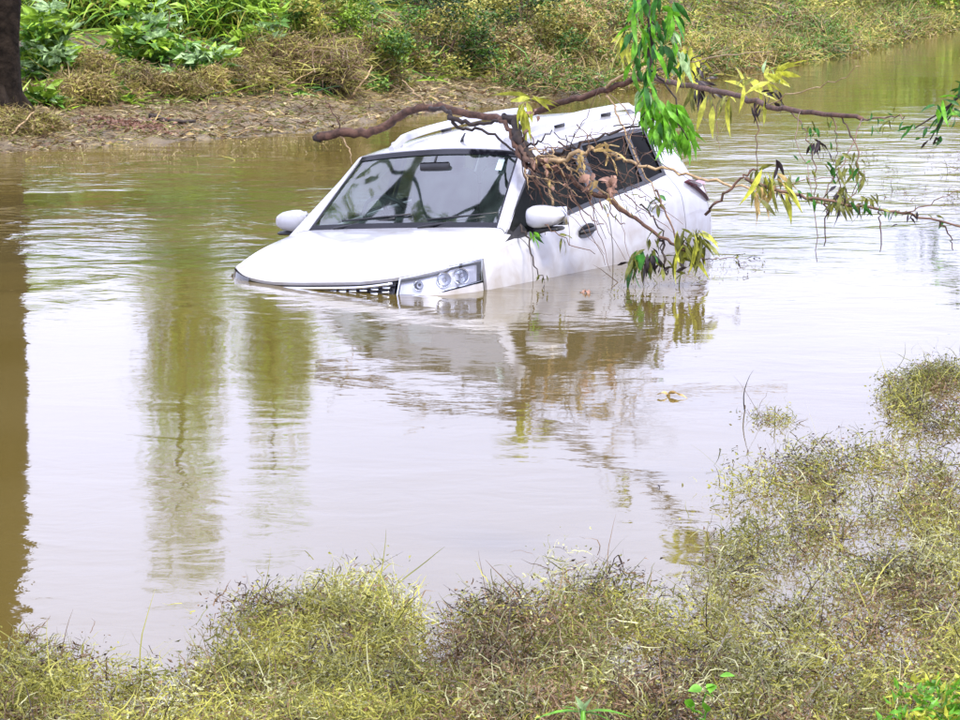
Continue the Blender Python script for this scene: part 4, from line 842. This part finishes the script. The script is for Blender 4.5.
tag(link('scrub', fb.mesh('scrub', [M['f_olive'], M['f_dry'], M['f_green'], M['f_brown']])), 'dry olive and brown scrub along the far bank right of the car', 'scrub', kind='stuff')
# taller growth and trees up the bank, mostly above the picture and seen in the water
for i, (px, D, hh, ww, kd) in enumerate([(178, 37, 5.9, .52, 'tree'), (270, 38.5, 5.5, .36, 'tree'), (205, 46, 3.3, 1.5, 'tree'), (60, 40, 2.4, 1.6, 'tree'), (120, 41, 2.3, 1.6, 'tree'), (330, 41, 3.1, 1.1, 'tree'), (405, 44, 2.6, 1.5, 'tree'), (480, 46, 2.5, 1.6, 'tree'), (-40, 41, 3.0, 1.8, 'tree'),
                                      (560, 50, 2.6, 1.8, 'tree'), (640, 54, 2.3, 1.8, 'tree'), (720, 56, 2.9, 2.2, 'tree'), (800, 58, 2.9, 2.2, 'tree'), (880, 62, 3.2, 2.4, 'tree'), (960, 68, 3.4, 2.6, 'tree'), (1040, 66, 3.6, 2.6, 'tree'), (-110, 41, 3.4, 1.8, 'tree')]):
    x = (px - 480) / F_PX * D; z = float(terrain(x, D)); o = empty('tree', (x, D, z), (0, 0, random.uniform(0, 6.28)))
    thin = ww < .7
    if thin: lb = 'slim creeper-clad tree behind the drooping blades, the left of two mirrored in the water' if i == 0 else 'slim creeper-clad tree, the right of two mirrored in the water'
    else: lb = 'bushy yellow-green tree on the rise ' + {205: 'behind the two slim creeper-clad trees', 60: 'behind the upright bright plant', 120: 'behind the whitish-leaved plant', 330: 'behind the brown thicket', 405: 'behind the curve of the fallen limb',
        480: 'straight above the windscreen', -40: 'hidden left of the dark trunk', 560: 'above the rear of the car roof', 640: 'behind the hanging green bough', 720: 'just right of the hanging green bough', 800: 'above the tip of the fallen limb', 880: 'where the river narrows at top right',
        960: 'at the top right corner', 1040: 'beyond the top right corner', -110: 'farthest left, beyond the dark trunk'}[px]
    tag(o, lb, 'tree', 'trees on the rise behind the bank')
    if thin:
        f_ = foliage('tree', (ww, ww, hh * .97), 10000); cr_ = link('crown', f_, o); cr_.location = (0, 0, .3); cr_.scale = (.78, .78, 1)
    else:
        f_, _ = fol('tree', (1.8, 1.4, 2.0), 8000); cr_ = link('crown', f_, o); cr_.scale = (ww / 1.8, ww / 1.8, (hh - .3) / 2.0); cr_.location = (0, 0, .1)
    mb = MB(); mb.tube([(0, 0, -.2), (.04, .02, hh * .4), (-.03, .03, hh * .78)], [.10, .06, .02], 8, jit=.08); mb.build('trunk', M['trunk'], o)

# ================================================================== NEAR WEEDS
def inpoly(x, y, poly):
    c_ = np.zeros(len(x), bool); n_ = len(poly); j = n_ - 1
    for i in range(n_):
        xi, yi = poly[i]; xj, yj = poly[j]
        c_ ^= ((yi > y) != (yj > y)) & (x < (xj - xi) * (y - yi) / (yj - yi + 1e-9) + xi); j = i
    return c_
def weeds(name, label, poly, n_, hmax=.3, mats=('w_yel', 'w_olive', 'w_brown', 'w_dark', 'w_pale'), pr=(.30, .28, .2, .12, .1), gaps=(), cl=40, lf=1.5, edge=17):
    xs = [p[0] for p in poly]; ys = [p[1] for p in poly]; fb = FB()
    # clump centres in the polygon, then shoots scattered round them
    cx = rng.uniform(min(xs), max(xs), cl * 12); cy = rng.uniform(min(ys), max(ys), cl * 12); ok = inpoly(cx, cy, poly)
    for (gx_, gy_, gr) in gaps: ok &= (((cx - gx_) / gr[0]) ** 2 + ((cy - gy_) / gr[1]) ** 2 > 1)
    cx, cy = cx[ok][:cl], cy[ok][:cl]; k = rng.integers(0, len(cx), n_)
    px = cx[k] + rng.normal(0, edge, n_); py = cy[k] + rng.normal(0, edge * .55, n_)
    d = np.stack([px - 480, CP * F_PX + SP * (360 - py), -SP * F_PX + CP * (360 - py)], 1); t_ = (0 - CAM_H) / d[:, 2]; P = d * t_[:, None]; P[:, 2] = -.02
    ch = rng.uniform(.45, 1, len(cx))[k] * hmax; hue = rng.choice(len(mats), len(cx), p=pr)[k]; hue = np.where(rng.random(n_) < .45, rng.choice(len(mats), n_, p=pr), hue)
    P[:, 2] += rng.uniform(0, 1, n_) ** 1.3 * ch * .75
    low = rng.random(n_) < .3; D = rand_dirs(n_, .0, 1); D[low, 2] *= .2; D /= np.linalg.norm(D, axis=1)[:, None]
    rib(fb, P, D, rng.uniform(.04, .13, n_), rng.uniform(.0018, .0052, n_), hue, seg=6, grav=-.8, bend=2.4, curl=2.6)
    m2 = int(n_ * lf); k2 = rng.integers(0, n_, m2); lvs(fb, P[k2] + rng.normal(0, .035, (m2, 3)) * [1, 1, .6], rand_dirs(m2, -.4, .8), rng.uniform(.008, .022, m2), rng.uniform(.004, .009, m2), hue[k2])
    m3 = n_ // 90; k3 = rng.integers(0, n_, m3); rib(fb, P[k3] * [1, 1, 0], rand_dirs(m3, .3, 1), rng.uniform(.12, .28, m3), .005, rng.choice(len(mats), m3, p=pr), seg=6, grav=-.3, bend=.5)
    return tag(link(name, fb.mesh(name, [M[q] for q in mats])), label, 'weeds', kind='stuff')
weeds('weed_thicket', 'yellow-green weed mass in the water at the lower left', [(-30, 700), (10, 672), (90, 660), (150, 668), (215, 660), (240, 612), (300, 600), (360, 592), (410, 612), (440, 655), (470, 740), (-30, 760)], 12000, .14,
      pr=(.42, .26, .14, .06, .12), gaps=[(180, 665, (40, 26)), (330, 690, (16, 10)), (430, 660, (22, 14))], cl=120)
weeds('weed_thicket', 'brownish weed mass in the water at the bottom middle', [(455, 760), (440, 670), (480, 615), (520, 590), (560, 568), (620, 592), (660, 615), (700, 650), (720, 760)], 10500, .16, pr=(.12, .22, .34, .2, .12), cl=75, gaps=[(500, 640, (18, 14)), (600, 650, (16, 12)), (650, 690, (22, 14)), (560, 700, (14, 8))])
weeds('weed_thicket', 'large mixed weed bed in the water at the lower right', [(700, 760), (695, 650), (705, 585), (728, 535), (752, 478), (800, 458), (850, 452), (1000, 440), (1000, 760)], 13000, .16,
      pr=(.26, .27, .2, .13, .14), gaps=[(880, 545, (42, 26)), (905, 640, (30, 22)), (800, 590, (28, 22)), (830, 640, (18, 24)), (740, 620, (20, 20)), (770, 520, (14, 18)), (720, 690, (30, 16)), (840, 490, (18, 22)), (930, 700, (20, 14)), (870, 690, (16, 14))], cl=150)
weeds('floating_weeds', 'small green weed tuft on the water at the right edge above the weed bed', [(885, 395), (905, 375), (1000, 368), (1000, 412), (900, 408)], 2200, .10, cl=14, edge=9)
weeds('floating_weeds', 'thin line of floating weed bits left of the right edge tuft', [(735, 418), (760, 412), (800, 420), (770, 426)], 260, .03, cl=8, edge=8)
weeds('floating_weeds', 'sparse weed fringe standing at the upper edge of the weed bed', [(850, 432), (900, 418), (1000, 412), (1000, 432)], 900, .12, pr=(.1, .3, .3, .25, .05), cl=10, edge=12)
weeds('floating_weeds', 'brown floating weed streaks on the ripples near the right edge upstream', [(850, 140), (960, 130), (1000, 190), (1000, 212), (880, 198), (845, 165)], 700, .05, mats=('w_olive', 'w_dark', 'w_brown'), pr=(.5, .2, .3), cl=26, edge=10)
weeds('flotsam', 'scattered twigs and leaf bits floating below the tangle beside the car', [(560, 296), (640, 268), (720, 250), (760, 262), (700, 292), (600, 306)], 260, .02, pr=(.1, .25, .3, .3, .05), cl=14, edge=12, lf=2.5)
weeds('flotsam', 'scum of straw and leaf bits along the left bank waterline', [(20, 158), (120, 150), (240, 144), (340, 138), (340, 146), (200, 156), (60, 168)], 900, .02, mats=('f_dry', 'f_olive', 'f_brown', 'f_straw'), pr=(.3, .3, .2, .2), cl=40, edge=9, lf=3)
# bright plants at the bottom edge
B1 = empty('green_plant', at(583, 713, 5.6)); tag(B1, 'bright green plant with long pointed leaves at the bottom edge, centre', 'plant')
big = [leaf_mesh('leaf', M['lime'],   .105, .018, .35, .35), leaf_mesh('leaf', M['pale'], .05, .022, .1, .3)]
for dx, dz, mi, s_ in ((-1, .28, 0, 1), (1, .32, 0, 1), (-.25, .8, 1, 1), (.3, .75, 1, 1), (-.7, .6, 0, .5), (.75, .1, 0, .6)):
    o = link('leaf', big[mi], B1); o.rotation_mode = 'QUATERNION'; o.rotation_quaternion = Vector((dx, -.25, dz)).to_track_quat('X', 'Z'); o.scale = (s_,) * 3
mb = MB(); mb.tube([(0, 0, -.5), (0, 0, -.1), (0, 0, .01)], .006, 6); mb.build('stem', M['lime'], B1)
B2 = empty('green_plant', at(706, 725, 5.7)); tag(B2, 'small sprig of rounded lime leaves poking out of the weeds, bottom right of centre', 'plant')
rl_ = leaf_mesh('leaf', M['lime'], .034, .024, .15, .25)
for (px, py) in ((712, 684), (702, 688), (694, 712), (714, 690), (720, 676), (688, 708), (706, 712)):
    o = link('leaf', rl_, B2); o.location = at(px, py, 5.7) - B2.location; o.rotation_mode = 'QUATERNION'; o.rotation_quaternion = Vector((random.uniform(-1, 1), -.4, random.uniform(-.2, .8))).to_track_quat('X', 'Z') @ Quaternion((1, 0, 0), random.uniform(-.6, .6))
stick(B2, 'stem', [(706, 745, 5.7), (704, 712, 5.7), (712, 684, 5.7)], .003, .002, M['lime']); stick(B2, 'stem', [(704, 722, 5.7), (696, 712, 5.7), (690, 708, 5.7)], .002, .0015, M['lime'])
B3 = empty('green_plant', at(942, 728, 5.7)); tag(B3, 'bushy bright green clump in the bottom right corner', 'plant')
fb = FB(); P = rand_dirs(420, 0, 1) * rng.uniform(.3, 1, (420, 1)) * [.14, .1, .12]; lvs(fb, P, rand_dirs(420, -.1, 1), rng.uniform(.02, .04, 420), .012, rng.integers(0, 2, 420)); link('foliage', fb.mesh('foliage', [M['lime'], M['yellow']]), B3)
# loose things on the water
for (px, py, s_, mk, lb) in [(585, 293, .05, 'pinkleaf', 'brown crumpled leaf afloat beside the front door of the car'), (757, 259, .04, 'darkleaf', 'dark sodden scrap floating right of the leafy twig end'), (668, 396, .06, 'deadleaf', 'small brown scrap drifting in front of the car'),
                              (660, 489, .02, 'darkleaf', 'tiny dark speck floating on the smooth water')]:
    o = empty('floating_leaf', ground(px, py)); tag(o, lb, 'leaf')
    for q in range(4):
        e = link('blade', LM[mk][q % 3], o); e.rotation_euler = (random.uniform(-.5, .5), random.uniform(-.5, .1), random.uniform(0, 6.28)); e.scale = (s_ * 10,) * 3; e.location.z = .01
